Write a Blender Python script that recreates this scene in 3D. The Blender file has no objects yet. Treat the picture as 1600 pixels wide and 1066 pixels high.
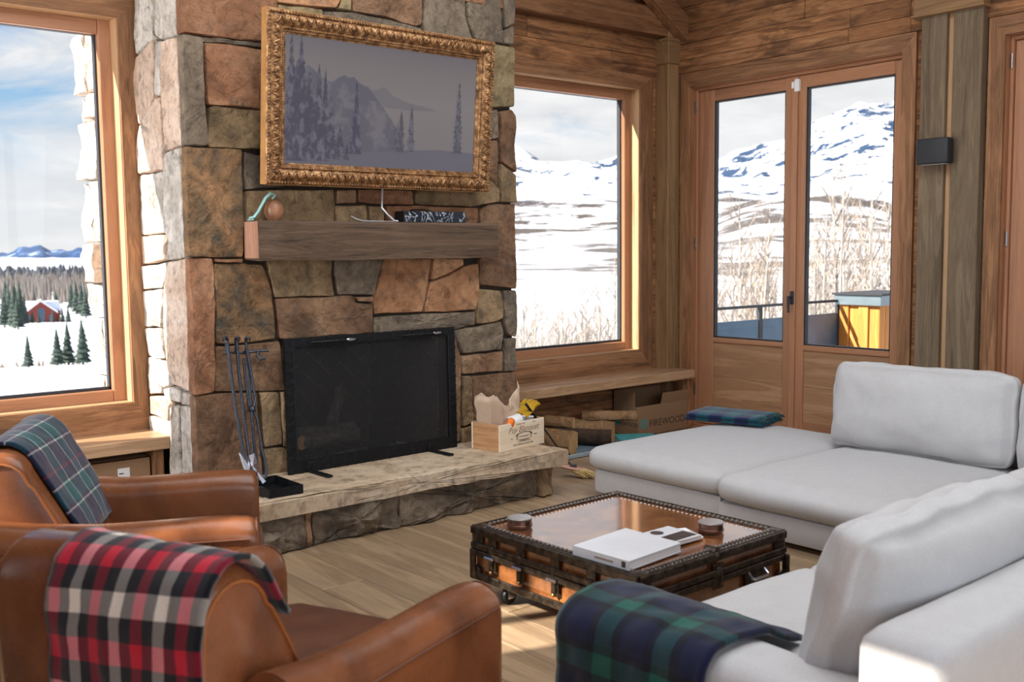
import bpy, bmesh, math, random
import numpy as np
from mathutils import Vector, Matrix, noise

random.seed(7)
scn = bpy.context.scene
COL = scn.collection
R = math.radians

# ------------------------------------------------------------------ camera
FPX = 1588.9
YAW, PITCH, ROLL = R(50.18), R(5.034), R(0.619)
CAM = Vector((0, 0, 1.6))
_f = Vector((math.cos(PITCH) * math.cos(YAW), math.cos(PITCH) * math.sin(YAW), -math.sin(PITCH)))
_r = Vector((math.sin(YAW), -math.cos(YAW), 0))
_d = _f.cross(_r)
_c, _s = math.cos(ROLL), math.sin(ROLL)
_r, _d = _c * _r + _s * _d, -_s * _r + _c * _d
cam_d = bpy.data.cameras.new('camera')
cam = bpy.data.objects.new('camera', cam_d)
COL.objects.link(cam)
cam.matrix_world = Matrix((
    (_r.x, -_d.x, -_f.x, CAM.x), (_r.y, -_d.y, -_f.y, CAM.y), (_r.z, -_d.z, -_f.z, CAM.z), (0, 0, 0, 1)))
cam_d.sensor_width = 36
cam_d.lens = FPX / 1600 * 36
cam_d.clip_start = 0.05
cam_d.clip_end = 20000
cam_d.dof.use_dof = True
cam_d.dof.focus_distance = 6.3
cam_d.dof.aperture_fstop = 3.2
scn.camera = cam


def at(px, py, ax, v):
    """point of the plane <axis> = v seen at a pixel of the 1600x1066 photograph"""
    q = _f + _r * ((px - 800) / FPX) + _d * ((py - 533) / FPX)
    i = 'xyz'.index(ax)
    return CAM + q * ((v - CAM[i]) / q[i])


# ------------------------------------------------------------------ light
scn.view_settings.view_transform = 'Standard'
scn.view_settings.look = 'None'
scn.view_settings.gamma = 1
scn.view_settings.exposure = 0.2
scn.view_settings.use_curve_mapping = False
scn.cycles.max_bounces = 10
scn.cycles.diffuse_bounces = 6
scn.cycles.glossy_bounces = 4
scn.cycles.transparent_max_bounces = 16
scn.cycles.sample_clamp_indirect = 6
scn.cycles.use_denoising = True
scn.cycles.caustics_reflective = False
scn.cycles.caustics_refractive = False


def lin(c):
    return tuple(((x / 255) / 12.92 if x / 255 <= .04045 else ((x / 255 + .055) / 1.055) ** 2.4) for x in c) + (1,)


class NT:
    """small helper round a node tree"""
    def __init__(s, nt):
        s.nt = nt
        s.nt.nodes.clear()

    def n(s, t, **kw):
        nd = s.nt.nodes.new(t)
        for k, v in kw.items():
            if k.startswith('_'):
                setattr(nd, k[1:], v)
            else:
                key = int(k[1:]) if k[0] == 'i' and k[1:].isdigit() else k.replace('__', ' ')
                s.set(nd, key, v)
        return nd

    def set(s, nd, key, v):
        sock = nd.inputs[key]
        if isinstance(v, bpy.types.NodeSocket):
            s.nt.links.new(v, sock)
        elif isinstance(v, bpy.types.Node):
            s.nt.links.new(v.outputs[0], sock)
        else:
            sock.default_value = v

    def math(s, op, a, b=0.0, c=0.0):
        nd = s.n('ShaderNodeMath', _operation=op)
        s.set(nd, 0, a); s.set(nd, 1, b)
        if op in ('MULTIPLY_ADD', 'SMOOTH_MIN', 'COMPARE'):
            s.set(nd, 2, c)
        return nd.outputs[0]

    def ramp(s, fac, stops, interp='LINEAR'):
        nd = s.n('ShaderNodeValToRGB')
        cr = nd.color_ramp
        cr.interpolation = interp
        stops = sorted(stops, key=lambda q: q[0])
        cr.elements.remove(cr.elements[1])
        for k, (p, c) in enumerate(stops):
            e = cr.elements[0] if k == 0 else cr.elements.new(p)
            e.position = p
            e.color = c if len(c) == 4 else tuple(c) + (1,)
        s.set(nd, 0, fac)
        return nd.outputs[0]

    def mix(s, fac, a, b, blend='MIX'):
        nd = s.n('ShaderNodeMix', _data_type='RGBA', _blend_type=blend)
        s.set(nd, 0, fac); s.set(nd, 6, a); s.set(nd, 7, b)
        return nd.outputs[2]

    def noise(s, vec, scale, detail=4, rough=.55, dist=0.0):
        nd = s.n('ShaderNodeTexNoise', Scale=scale, Detail=detail, Roughness=rough, Distortion=dist)
        if vec is not None:
            s.set(nd, 'Vector', vec)
        return nd.outputs[0]


# sky: blue overhead, hazy white towards the horizon, streaks of high cloud
world = bpy.data.worlds.new('sky')
scn.world = world
world.use_nodes = True
t = NT(world.node_tree)
co = t.n('ShaderNodeTexCoord').outputs['Generated']
sep = t.n('ShaderNodeSeparateXYZ', i0=co)
zz = sep.outputs[2]
base = t.ramp(zz, [(0.0, lin((232, 234, 236))), (0.07, lin((224, 229, 234))), (0.14, lin((160, 200, 234))), (0.24, lin((86, 152, 214))), (1.0, lin((74, 130, 200)))])
mp = t.n('ShaderNodeMapping', Vector=co)
mp.inputs['Scale'].default_value = (2.2, 2.2, 9.0)
mp.inputs['Rotation'].default_value = (0.0, 0.1, 0.4)
cl = t.noise(mp.outputs[0], 1.9, 7, .58, .6)
warm = t.math('ADD', t.math('MULTIPLY', sep.outputs[0], .36), cl)          # more cloud towards +x
cov = t.ramp(warm, [(.545, (0, 0, 0)), (.72, (1, 1, 1))])
cl2 = t.noise(mp.outputs[0], 5.0, 5, .5, .2)
cloud = t.ramp(cl2, [(.3, lin((226, 228, 231))), (.7, lin((252, 252, 252)))])
skyc = t.mix(cov, base, cloud)
bg = t.n('ShaderNodeBackground', Color=skyc, Strength=0.88)
out = t.n('ShaderNodeOutputWorld')
t.nt.links.new(bg.outputs[0], out.inputs[0])

SUN_DIR = Vector((.943 * math.cos(R(33)), -.333 * math.cos(R(33)), -math.sin(R(33))))
sd = bpy.data.lights.new('sun', 'SUN')
sd.energy = 12.5
sd.angle = R(0.6)
sd.color = (1, .93, .83)
so = bpy.data.objects.new('sun', sd)
so.rotation_euler = SUN_DIR.to_track_quat('-Z', 'Y').to_euler()
so.location = (-8, 9, 9)
COL.objects.link(so)


def area(name, loc, aim, sx, sy, power, color=(1, 1, 1)):
    l = bpy.data.lights.new(name, 'AREA')
    l.shape = 'RECTANGLE'; l.size = sx; l.size_y = sy; l.energy = power; l.color = color
    o = bpy.data.objects.new(name, l)
    o.location = loc
    o.rotation_euler = (Vector(aim) - Vector(loc)).to_track_quat('-Z', 'Y').to_euler()
    COL.objects.link(o)
    return o


# added fill lights that brighten the room; no such lamps are modelled
area('fill_front', (1.6, -2.7, 2.2), (3.2, 3, 1.4), 6.0, 2.4, 120, (.90, .96, 1.0))  # added fill from behind the camera
dl = area('fill_left', (-1.1, 5.2, 1.8), (2.3, 5.6, 1.5), 1.5, 2.4, 48, (.94, .97, 1.0))  # added fill aimed at the chimney's left face
dl.data.spread = R(110)
area('fill_overhead', (3.0, 2.8, 4.25), (3.0, 3.0, 0), 3.8, 3.8, 165, (.93, .97, 1.0))  # added overhead fill; the ceiling has no opening there

# ------------------------------------------------------------------ geometry helpers


class MB:
    """collects geometry, then links it as ONE mesh object"""
    def __init__(s):
        s.v = []; s.f = []; s.uv = {}

    def add(s, vs, fs, M=None):
        o = len(s.v)
        s.v += [(M @ Vector(v)) if M is not None else Vector(v) for v in vs]
        s.f += [tuple(i + o for i in f) for f in fs]
        return s

    def box(s, x0, x1, y0, y1, z0, z1, bev=0.0, seg=1, M=None):
        if bev <= 0:
            vs = [(x, y, z) for x in (x0, x1) for y in (y0, y1) for z in (z0, z1)]
            fs = [(0, 1, 3, 2), (4, 6, 7, 5), (0, 4, 5, 1), (2, 3, 7, 6), (0, 2, 6, 4), (1, 5, 7, 3)]
            return s.add(vs, fs, M)
        bm = bmesh.new()
        bmesh.ops.create_cube(bm, size=1)
        for v in bm.verts:
            v.co = Vector(((x0 + x1) / 2 + v.co.x * (x1 - x0), (y0 + y1) / 2 + v.co.y * (y1 - y0), (z0 + z1) / 2 + v.co.z * (z1 - z0)))
        bev = min(bev, .49 * min(abs(x1 - x0), abs(y1 - y0), abs(z1 - z0)))
        bmesh.ops.bevel(bm, geom=bm.edges[:], offset=bev, segments=seg, profile=.5, affect='EDGES')
        bm.verts.index_update()
        vs = [v.co.copy() for v in bm.verts]
        fs = [[v.index for v in f.verts] for f in bm.faces]
        bm.free()
        return s.add(vs, fs, M)

    def tube(s, pts, r, n=8, M=None, caps=True, flat=1.0, closed=False):
        pts = [Vector(p) for p in pts]
        k = len(pts)
        rs = r if isinstance(r, (list, tuple)) else [r] * k
        vs, fs = [], []
        up = None
        for i, p in enumerate(pts):
            if closed:
                tg = (pts[(i + 1) % k] - pts[i - 1]).normalized()
            else:
                tg = (pts[min(i + 1, k - 1)] - pts[max(i - 1, 0)]).normalized()
            if up is None:
                up = Vector((0, 0, 1)) if abs(tg.z) < .9 else Vector((1, 0, 0))
            a = (up - tg * up.dot(tg)).normalized()
            up = a
            b = tg.cross(a)
            for j in range(n):
                w = 2 * math.pi * j / n
                vs.append(p + (a * math.cos(w) * flat + b * math.sin(w)) * rs[i])
        for i in range(k if closed else k - 1):
            for j in range(n):
                a0 = i * n + j; a1 = i * n + (j + 1) % n
                b0 = ((i + 1) % k) * n + j; b1 = ((i + 1) % k) * n + (j + 1) % n
                fs.append((a0, a1, b1, b0))
        if caps and not closed:
            fs.append(tuple(range(n - 1, -1, -1)))
            fs.append(tuple((k - 1) * n + j for j in range(n)))
        return s.add(vs, fs, M)

    def lathe(s, prof, n=20, M=None):
        vs, fs = [], []
        for (r, z) in prof:
            for j in range(n):
                w = 2 * math.pi * j / n
                vs.append((r * math.cos(w), r * math.sin(w), z))
        for i in range(len(prof) - 1):
            for j in range(n):
                fs.append((i * n + j, i * n + (j + 1) % n, (i + 1) * n + (j + 1) % n, (i + 1) * n + j))
        fs.append(tuple(range(n - 1, -1, -1)))
        fs.append(tuple((len(prof) - 1) * n + j for j in range(n)))
        return s.add(vs, fs, M)

    def loft(s, loops, M=None, caps=True, closed=True):
        n = len(loops[0])
        vs = [v for l in loops for v in l]
        fs = []
        for i in range(len(loops) - 1):
            for j in range(n if closed else n - 1):
                fs.append((i * n + j, i * n + (j + 1) % n, (i + 1) * n + (j + 1) % n, (i + 1) * n + j))
        if caps:
            fs.append(tuple(range(n - 1, -1, -1)))
            fs.append(tuple((len(loops) - 1) * n + j for j in range(n)))
        return s.add(vs, fs, M)

    def ball(s, c, r, nu=8, nv=6, M=None, sc=(1, 1, 1)):
        vs, fs = [], []
        for i in range(1, nv):
            a = math.pi * i / nv
            for j in range(nu):
                b = 2 * math.pi * j / nu
                vs.append((c[0] + r * sc[0] * math.sin(a) * math.cos(b), c[1] + r * sc[1] * math.sin(a) * math.sin(b), c[2] + r * sc[2] * math.cos(a)))
        for i in range(nv - 2):
            for j in range(nu):
                fs.append((i * nu + j, i * nu + (j + 1) % nu, (i + 1) * nu + (j + 1) % nu, (i + 1) * nu + j))
        o = len(vs)
        vs += [(c[0], c[1], c[2] + r * sc[2]), (c[0], c[1], c[2] - r * sc[2])]
        for j in range(nu):
            fs.append((o, (j + 1) % nu, j))
            fs.append((o + 1, (nv - 2) * nu + j, (nv - 2) * nu + (j + 1) % nu))
        return s.add(vs, fs, M)

    def prism(s, poly, a, b, axis='z', M=None):
        """extrude a 2-D polygon along an axis between a and b"""
        def P(u, v, w):
            return {'z': (u, v, w), 'y': (u, w, v), 'x': (w, u, v)}[axis]
        n = len(poly)
        vs = [P(u, v, a) for u, v in poly] + [P(u, v, b) for u, v in poly]
        fs = [tuple(range(n - 1, -1, -1)), tuple(range(n, 2 * n))]
        fs += [(i, (i + 1) % n, n + (i + 1) % n, n + i) for i in range(n)]
        return s.add(vs, fs, M)

    def build(s, name, mat, parent=None, loc=None, rot=None, smooth=40, world=False, recalc=True, **props):
        off = Vector((0, 0, 0))
        if world and parent is not None:
            off = Vector(parent.location)
        me = bpy.data.meshes.new(name)
        me.from_pydata([tuple(v - off) for v in s.v], [], s.f)
        if recalc:
            bm = bmesh.new(); bm.from_mesh(me)
            bmesh.ops.recalc_face_normals(bm, faces=bm.faces)
            bm.to_mesh(me); bm.free()
        if smooth:
            me.shade_smooth()
            me.set_sharp_from_angle(angle=R(smooth))
        me.materials.append(mat)
        o = bpy.data.objects.new(name, me)
        COL.objects.link(o)
        if parent is not None:
            o.parent = parent
        if loc is not None:
            o.location = loc
        if rot is not None:
            o.rotation_euler = rot
        for k, v in props.items():
            o[k] = v
        return o


def tag(o, label=None, cat=None, group=None, kind=None):
    if label: o['label'] = label
    if cat: o['category'] = cat
    if group: o['group'] = group
    if kind: o['kind'] = kind
    return o


def thing(name, label, cat, loc=(0, 0, 0), rz=0.0, group=None, kind=None, rot=None):
    o = bpy.data.objects.new(name, None)
    o.empty_display_size = .1
    COL.objects.link(o)
    o.location = loc
    o.rotation_euler = rot if rot else (0, 0, rz)
    bpy.context.view_layer.update() if False else None
    return tag(o, label, cat, group, kind)


def copy_tree(o, loc=None, rz=None, label=None, parent=None, kids=None):
    kids = kids or {}
    c = o.copy(); COL.objects.link(c)
    if parent is not None: c.parent = parent
    if loc is not None: c.location = loc
    if rz is not None: c.rotation_euler = (0, 0, rz)
    if label: c['label'] = label
    for ch in list(o.children):
        copy_tree(ch, parent=c)
    return c


def fbm(p, sc=1.0, o=3):
    v, a = 0.0, 1.0
    q = Vector(p) * sc
    for _ in range(o):
        v += a * noise.noise(q); q = q * 2.1; a *= .5
    return v


def cushion(x0, x1, y0, y1, z0, z1, r=.05, puff=(.02, .02, .05), n=(14, 14, 6), wob=.006, seed=0, sag=0.0, pillow=0.0):
    """soft upholstered block: rounded edges, bulging faces, slight unevenness"""
    m = MB()
    cx, cy, cz = (x0 + x1) / 2, (y0 + y1) / 2, (z0 + z1) / 2
    hx, hy, hz = (x1 - x0) / 2, (y1 - y0) / 2, (z1 - z0) / 2
    idx = {}
    vs, fs = [], []

    def vert(i, j, k):
        key = (i, j, k)
        if key in idx: return idx[key]
        u, v, w = 2 * i / n[0] - 1, 2 * j / n[1] - 1, 2 * k / n[2] - 1
        # denser near the edges
        u, v, w = [math.copysign(abs(q) ** .75, q) for q in (u, v, w)]
        p = Vector((u * hx, v * hy, w * hz))
        inn = Vector((max(-hx + r, min(hx - r, p.x)), max(-hy + r, min(hy - r, p.y)), max(-hz + r, min(hz - r, p.z))))
        d = p - inn
        if d.length > 1e-9:
            p = inn + d.normalized() * min(r, max(abs(d.x), abs(d.y), abs(d.z)))
        bu, bv, bw = (1 - u * u), (1 - v * v), (1 - w * w)
        if pillow:
            # pinch the thickness (y) towards the rim
            k_ = 1 - pillow * (1 - max(0.0, (1 - u ** 4)) ** .5 * max(0.0, (1 - w ** 4)) ** .5)
            p.y *= k_
        p.x += u * puff[0] * bv * bw
        p.y += v * puff[1] * bu * bw
        p.z += w * puff[2] * (bu ** .6) * (bv ** .6)
        q = Vector((p.x + seed * 3.1, p.y - seed * 1.7, p.z))
        p += Vector((fbm(q, 4), fbm(q + Vector((9, 0, 0)), 4), fbm(q + Vector((0, 9, 0)), 4))) * wob
        if sag:
            p.z -= sag * bu * bv * (w > 0)
        idx[key] = len(vs)
        vs.append((cx + p.x, cy + p.y, cz + p.z))
        return idx[key]
    A, B, C = n
    for i in range(A):
        for j in range(B):
            fs.append((vert(i, j, 0), vert(i, j + 1, 0), vert(i + 1, j + 1, 0), vert(i + 1, j, 0)))
            fs.append((vert(i, j, C), vert(i + 1, j, C), vert(i + 1, j + 1, C), vert(i, j + 1, C)))
    for i in range(A):
        for k in range(C):
            fs.append((vert(i, 0, k), vert(i + 1, 0, k), vert(i + 1, 0, k + 1), vert(i, 0, k + 1)))
            fs.append((vert(i, B, k), vert(i, B, k + 1), vert(i + 1, B, k + 1), vert(i + 1, B, k)))
    for j in range(B):
        for k in range(C):
            fs.append((vert(0, j, k), vert(0, j, k + 1), vert(0, j + 1, k + 1), vert(0, j + 1, k)))
            fs.append((vert(A, j, k), vert(A, j + 1, k), vert(A, j + 1, k + 1), vert(A, j, k + 1)))
    m.add(vs, fs)
    return m


def drape(name, mat, path, wdir, width, nu=40, nv=26, thick=.014, wob=.008, uvs=(1, 1), seed=0, taper=None, parent=None, skew=0.0):
    """cloth laid over a path of points, extended along wdir (thickness by solidify)"""
    P = [Vector(p) for p in path]
    # resample the path
    L = [0]
    for a, b in zip(P, P[1:]): L.append(L[-1] + (b - a).length)
    tot = L[-1]

    def pt(s):
        s = max(0, min(tot, s))
        for i in range(len(P) - 1):
            if s <= L[i + 1] + 1e-9:
                f = (s - L[i]) / max(1e-9, L[i + 1] - L[i])
                return P[i].lerp(P[i + 1], f)
        return P[-1]

    def sm(s):
        h = .03
        return (pt(s - h) + pt(s - h / 2) + pt(s) + pt(s + h / 2) + pt(s + h)) / 5
    wd = Vector(wdir).normalized()
    vs, uv, fs = [], [], []
    for i in range(nu + 1):
        s = tot * i / nu
        c = sm(s) if 0 < i < nu else pt(s)
        tg = (sm(min(tot, s + .01)) - sm(max(0, s - .01))).normalized()
        nr = wd.cross(tg).normalized()
        w0, w1 = (0, 1) if taper is None else taper(i / nu)
        for j in range(nv + 1):
            v = w0 + (w1 - w0) * j / nv
            p = c + wd * (v * width) + tg * (skew * (v - .5))
            q = p + Vector((seed * 5.3, seed * 2.1, 0))
            p = p + nr * (abs(fbm(q, 5.5)) * wob) + wd * (fbm(q + Vector((4, 4, 4)), 3) * wob * .8)
            vs.append(p)
            uv.append((s * uvs[0], v * width * uvs[1]))
    for i in range(nu):
        for j in range(nv):
            a = i * (nv + 1) + j
            fs.append((a, a + 1, a + nv + 2, a + nv + 1))
    me = bpy.data.meshes.new(name)
    me.from_pydata([tuple(v) for v in vs], [], fs)
    ul = me.uv_layers.new(name='UVMap')
    for lp in me.loops:
        ul.data[lp.index].uv = uv[lp.vertex_index]
    me.shade_smooth()
    me.materials.append(mat)
    o = bpy.data.objects.new(name, me)
    COL.objects.link(o)
    md = o.modifiers.new('thickness', 'SOLIDIFY'); md.thickness = thick; md.offset = 0
    if parent is not None: o.parent = parent
    return o

# ------------------------------------------------------------------ materials


def new_mat(name):
    m = bpy.data.materials.new(name)
    m.use_nodes = True
    return m, NT(m.node_tree)


def finish(m, t, color, rough=.6, metal=0.0, bump=None, bstr=.3, bdist=.01, spec=None, **extra):
    b = t.n('ShaderNodeBsdfPrincipled')
    t.set(b, 'Base Color', color); t.set(b, 'Roughness', rough); t.set(b, 'Metallic', metal)
    if spec is not None: t.set(b, 'Specular IOR Level', spec)
    for k, v in extra.items(): t.set(b, k.replace('__', ' '), v)
    if bump is not None:
        bp = t.n('ShaderNodeBump', Strength=bstr, Distance=bdist, Height=bump)
        t.set(b, 'Normal', bp.outputs[0])
    o = t.n('ShaderNodeOutputMaterial')
    t.nt.links.new(b.outputs[0], o.inputs[0])
    return m


def rand_coord(t, scale=(1, 1, 1), off=20.0):
    tc = t.n('ShaderNodeTexCoord').outputs['Object']
    rnd = t.n('ShaderNodeObjectInfo').outputs['Random']
    o = t.n('ShaderNodeCombineXYZ', X=t.math('MULTIPLY', rnd, off), Y=t.math('MULTIPLY', rnd, off * 1.7), Z=t.math('MULTIPLY', rnd, off * .6))
    ad = t.n('ShaderNodeVectorMath', _operation='ADD', i0=tc, i1=o.outputs[0])
    mp = t.n('ShaderNodeMapping', Vector=ad.outputs[0])
    mp.inputs['Scale'].default_value = scale
    return mp.outputs[0], rnd


def plain(name, c, rough=.6, metal=0.0, nscale=30, namt=.12, bstr=.1, bdist=.004, **kw):
    m, t = new_mat(name)
    v, rnd = rand_coord(t)
    f = t.noise(v, nscale, 4)
    dk = tuple(x * (1 - namt) for x in lin(c)[:3]) + (1,)
    lt = tuple(min(1, x * (1 + namt)) for x in lin(c)[:3]) + (1,)
    col = t.ramp(f, [(.3, dk), (.7, lt)])
    return finish(m, t, col, rough, metal, f, bstr, bdist, **kw)


def wood(name, cols, axis='x', rough=.65, vary=.35, ring=1.0, bstr=.25, patch=0.0, patchc=(60, 45, 34), spec=.3, fine=1.0):
    """cols: dark, mid, light (0-255). grain runs along axis"""
    m, t = new_mat(name)
    sc = {'x': (.55, 9, 9), 'y': (9, .55, 9), 'z': (9, 9, .55)}[axis]
    v, rnd = rand_coord(t, sc)
    a = t.noise(v, 1.0 * ring, 5, .6, 1.6)
    fsc = t.n('ShaderNodeMapping', Vector=v)
    fsc.inputs['Scale'].default_value = (6, 6, 6)
    b = t.noise(fsc.outputs[0], 2.2, 4, .7, .3)
    wv = t.math('FRACT', t.math('MULTIPLY', a, 7.0 * ring))
    wv = t.math('ABSOLUTE', t.math('SUBTRACT', wv, .5))            # growth rings
    g = t.math('ADD', t.math('MULTIPLY', a, .62), t.math('ADD', t.math('MULTIPLY', wv, .22), t.math('MULTIPLY', b, .28 * fine)))
    col = t.ramp(g, [(.34, lin(cols[0])), (.55, lin(cols[1])), (.78, lin(cols[2]))])
    if patch:
        tc = t.n('ShaderNodeTexCoord').outputs['Object']
        mp = t.n('ShaderNodeMapping', Vector=tc)
        mp.inputs['Scale'].default_value = {'x': (1.2, 5, 5), 'y': (5, 1.2, 5), 'z': (5, 5, 1.2)}[axis]
        pn = t.noise(mp.outputs[0], 1.6, 5, .65, .8)
        pf = t.ramp(pn, [(.48, (0, 0, 0)), (.64, (patch,) * 3)])
        col = t.mix(pf, col, lin(patchc))
    hs = t.n('ShaderNodeHueSaturation', Color=col)
    t.set(hs, 'Value', t.math('ADD', t.math('MULTIPLY', rnd, vary), 1 - vary / 2))
    return finish(m, t, hs.outputs[0], rough, 0, t.math('ADD', a, t.math('MULTIPLY', b, .5)), bstr, .004, spec=spec)


def stone(name, c1, c2, c3, scale=3.0, rough=.88, bstr=.75, vary=.3):
    m, t = new_mat(name)
    v, rnd = rand_coord(t, (1, 1, 1), 40)
    a = t.noise(v, scale, 7, .62, .8)
    b = t.noise(v, scale * 7, 6, .7, .4)
    c = t.noise(v, scale * 2.3, 5, .6, 1.5)
    col = t.ramp(a, [(.34, lin(c1)), (.5, lin(c2)), (.66, lin(c3))])
    dk = t.ramp(b, [(.32, (.5, .47, .45)), (.5, (.95, .95, .95)), (.7, (1.15, 1.12, 1.08))])
    col = t.mix(.85, col, dk, 'MULTIPLY')
    st = t.ramp(c, [(.56, (0, 0, 0)), (.72, (.75, .75, .75))])
    col = t.mix(st, col, lin((92, 84, 74)))
    hs = t.n('ShaderNodeHueSaturation', Color=col)
    t.set(hs, 'Value', t.math('ADD', t.math('MULTIPLY', rnd, vary), 1 - vary / 2))
    h = t.math('ADD', t.math('MULTIPLY', c, 1.0), t.math('MULTIPLY', b, .35))
    return finish(m, t, hs.outputs[0], rough, 0, h, bstr, .045, spec=.2)


def stripes(t, u, seq, period):
    """piecewise constant colour along u; seq = [(width, colour)]"""
    tot = sum(w for w, _ in seq)
    fr = t.math('FRACT', t.math('DIVIDE', u, period))
    stops, p = [], 0.0
    for w, c in seq:
        stops.append((p / tot, lin(c))); p += w
    return t.ramp(fr, stops, 'CONSTANT')


def plaid(name, seq_u, seq_v, period, rough=.95, fac=.5, pv=None):
    m, t = new_mat(name)
    uv = t.n('ShaderNodeTexCoord').outputs['UV']
    nz = t.n('ShaderNodeTexNoise', Vector=uv, Scale=9.0, Detail=2)
    dd = t.n('ShaderNodeVectorMath', _operation='MULTIPLY_ADD', i0=nz.outputs['Color'], i1=(.006, .006, 0), i2=uv)
    sp = t.n('ShaderNodeSeparateXYZ', i0=dd.outputs[0])
    a = stripes(t, sp.outputs[0], seq_u, period)
    b = stripes(t, sp.outputs[1], seq_v, pv or period)
    # twill: the two yarns alternate in fine diagonals
    tw = t.math('FRACT', t.math('MULTIPLY', t.math('ADD', sp.outputs[0], sp.outputs[1]), 160))
    sel = t.math('ADD', t.math('MULTIPLY', t.math('GREATER_THAN', tw, .5), .24), fac - .12)
    ga = t.n('ShaderNodeGamma', Color=a, Gamma=.45); gb = t.n('ShaderNodeGamma', Color=b, Gamma=.45)
    col = t.n('ShaderNodeGamma', Color=t.mix(sel, ga.outputs[0], gb.outputs[0]), Gamma=2.22).outputs[0]
    fz = t.noise(uv, 220, 3)
    col = t.mix(.5, col, t.ramp(fz, [(.3, (.7, .7, .7)), (.7, (1.2, 1.2, 1.2))]), 'MULTIPLY')
    return finish(m, t, col, rough, 0, fz, .3, .003, spec=.15, Sheen__Weight=.25, Sheen__Roughness=.5)


def fabric(name, c, rough=.95):
    m, t = new_mat(name)
    tc = t.n('ShaderNodeTexCoord').outputs['Object']
    w1 = t.n('ShaderNodeTexWave', _bands_direction='X', Vector=tc, Scale=160.0, Distortion=1.5, Detail=1)
    w2 = t.n('ShaderNodeTexWave', _bands_direction='Y', Vector=tc, Scale=160.0, Distortion=1.5, Detail=1)
    w3 = t.n('ShaderNodeTexWave', _bands_direction='Z', Vector=tc, Scale=160.0, Distortion=1.5, Detail=1)
    h = t.math('ADD', t.math('ADD', w1.outputs[1], w2.outputs[1]), w3.outputs[1])
    n = t.noise(tc, 14, 5)
    n2 = t.noise(tc, 120, 2)
    base = lin(c)
    col = t.ramp(n, [(.3, tuple(x * .94 for x in base[:3])), (.7, base)])
    col = t.mix(.25, col, t.ramp(n2, [(.3, (.75, .75, .75)), (.7, (1.1, 1.1, 1.1))]), 'MULTIPLY')
    return finish(m, t, col, rough, 0, t.math('ADD', h, t.math('MULTIPLY', n, 4)), .12, .004, spec=.2, Sheen__Weight=.15)


def leather(name, c1, c2, rough=.36):
    m, t = new_mat(name)
    tc = t.n('ShaderNodeTexCoord').outputs['Object']
    n = t.noise(tc, 3.2, 5, .6, .6)
    vo = t.n('ShaderNodeTexVoronoi', Vector=tc, Scale=160.0)
    n2 = t.noise(tc, 11, 4)
    col = t.ramp(n, [(.3, lin(c1)), (.7, lin(c2))])
    h = t.math('ADD', t.math('MULTIPLY', vo.outputs[0], .25), n2)
    rr = t.ramp(n2, [(.3, (rough - .06,) * 3), (.7, (rough + .08,) * 3)])
    return finish(m, t, col, rr, 0, h, .14, .006, spec=.45)


def glass_pane(name, tint=(1, 1, 1, 1)):
    m, t = new_mat(name)
    tr = t.n('ShaderNodeBsdfTransparent', Color=tint)
    gl = t.n('ShaderNodeBsdfGlossy', Roughness=.02)
    fr = t.n('ShaderNodeFresnel', IOR=1.3)
    # the pane is modelled as a thin slab: only its entry face reflects
    fac = t.math('MULTIPLY', fr.outputs[0], t.math('SUBTRACT', 1.0, t.n('ShaderNodeNewGeometry').outputs['Backfacing']))
    mx = t.n('ShaderNodeMixShader', i0=fac, i1=tr.outputs[0], i2=gl.outputs[0])
    o = t.n('ShaderNodeOutputMaterial')
    t.nt.links.new(mx.outputs[0], o.inputs[0])
    return m


M = {}
BARN = ((90, 58, 38), (166, 116, 76), (218, 168, 118))
for ax in 'xyz':
    M['barn_' + ax] = wood('barn_wood_' + ax, BARN, ax, .75, .45, patch=.62, patchc=(62, 44, 32), bstr=.4)
    M['case_' + ax] = wood('casing_wood_' + ax, ((98, 68, 46), (154, 110, 76), (190, 146, 106)), ax, .6, .25, patch=.3, patchc=(72, 50, 34), bstr=.25)
    M['sash_' + ax] = wood('sash_wood_' + ax, ((146, 100, 70), (174, 124, 90), (194, 148, 112)), ax, .42, .12, .6, bstr=.08, spec=.45)
    M['light_' + ax] = wood('pale_reveal_wood_' + ax, ((160, 122, 86), (196, 158, 118), (216, 182, 144)), ax, .5, .12, .6, bstr=.08)
    M['post_' + ax] = wood('post_wood_' + ax, ((122, 94, 64), (154, 120, 84), (178, 146, 106)), ax, .65, .2, bstr=.25)
M['column_z'] = wood('column_wood', ((92, 78, 62), (128, 110, 88), (152, 134, 110)), 'z', .75, .2, patch=.25, patchc=(80, 62, 46), bstr=.35)
M['door_panel'] = wood('door_panel_wood', ((138, 100, 70), (174, 132, 96), (198, 160, 124)), 'y', .45, .12, .7, bstr=.08, spec=.45)
M['bench'] = wood('bench_wood', ((146, 112, 80), (190, 152, 116), (212, 180, 146)), 'x', .36, .15, bstr=.1, spec=.5, patch=.15, patchc=(112, 84, 62))
M['mantel'] = wood('mantel_wood', ((58, 46, 36), (100, 80, 64), (128, 106, 88)), 'x', .8, .05, 1.3, bstr=.6)
M['mantel_end'] = wood('mantel_end_grain', ((150, 108, 86), (192, 144, 118), (212, 168, 144)), 'z', .8, .05, 2.0, bstr=.4)
M['floor'] = wood('oak_floor', ((128, 106, 82), (164, 138, 108), (186, 162, 132)), 'y', .42, .22, .8, bstr=.12, patch=.22, patchc=(116, 98, 82), spec=.4)
M['dark_wood'] = wood('dark_wood', ((30, 22, 18), (52, 38, 30), (76, 56, 44)), 'x', .8, .3)
M['crate'] = wood('pine_crate', ((222, 194, 158), (240, 222, 196), (246, 232, 212)), 'x', .6, .05, .7, bstr=.06)
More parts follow.
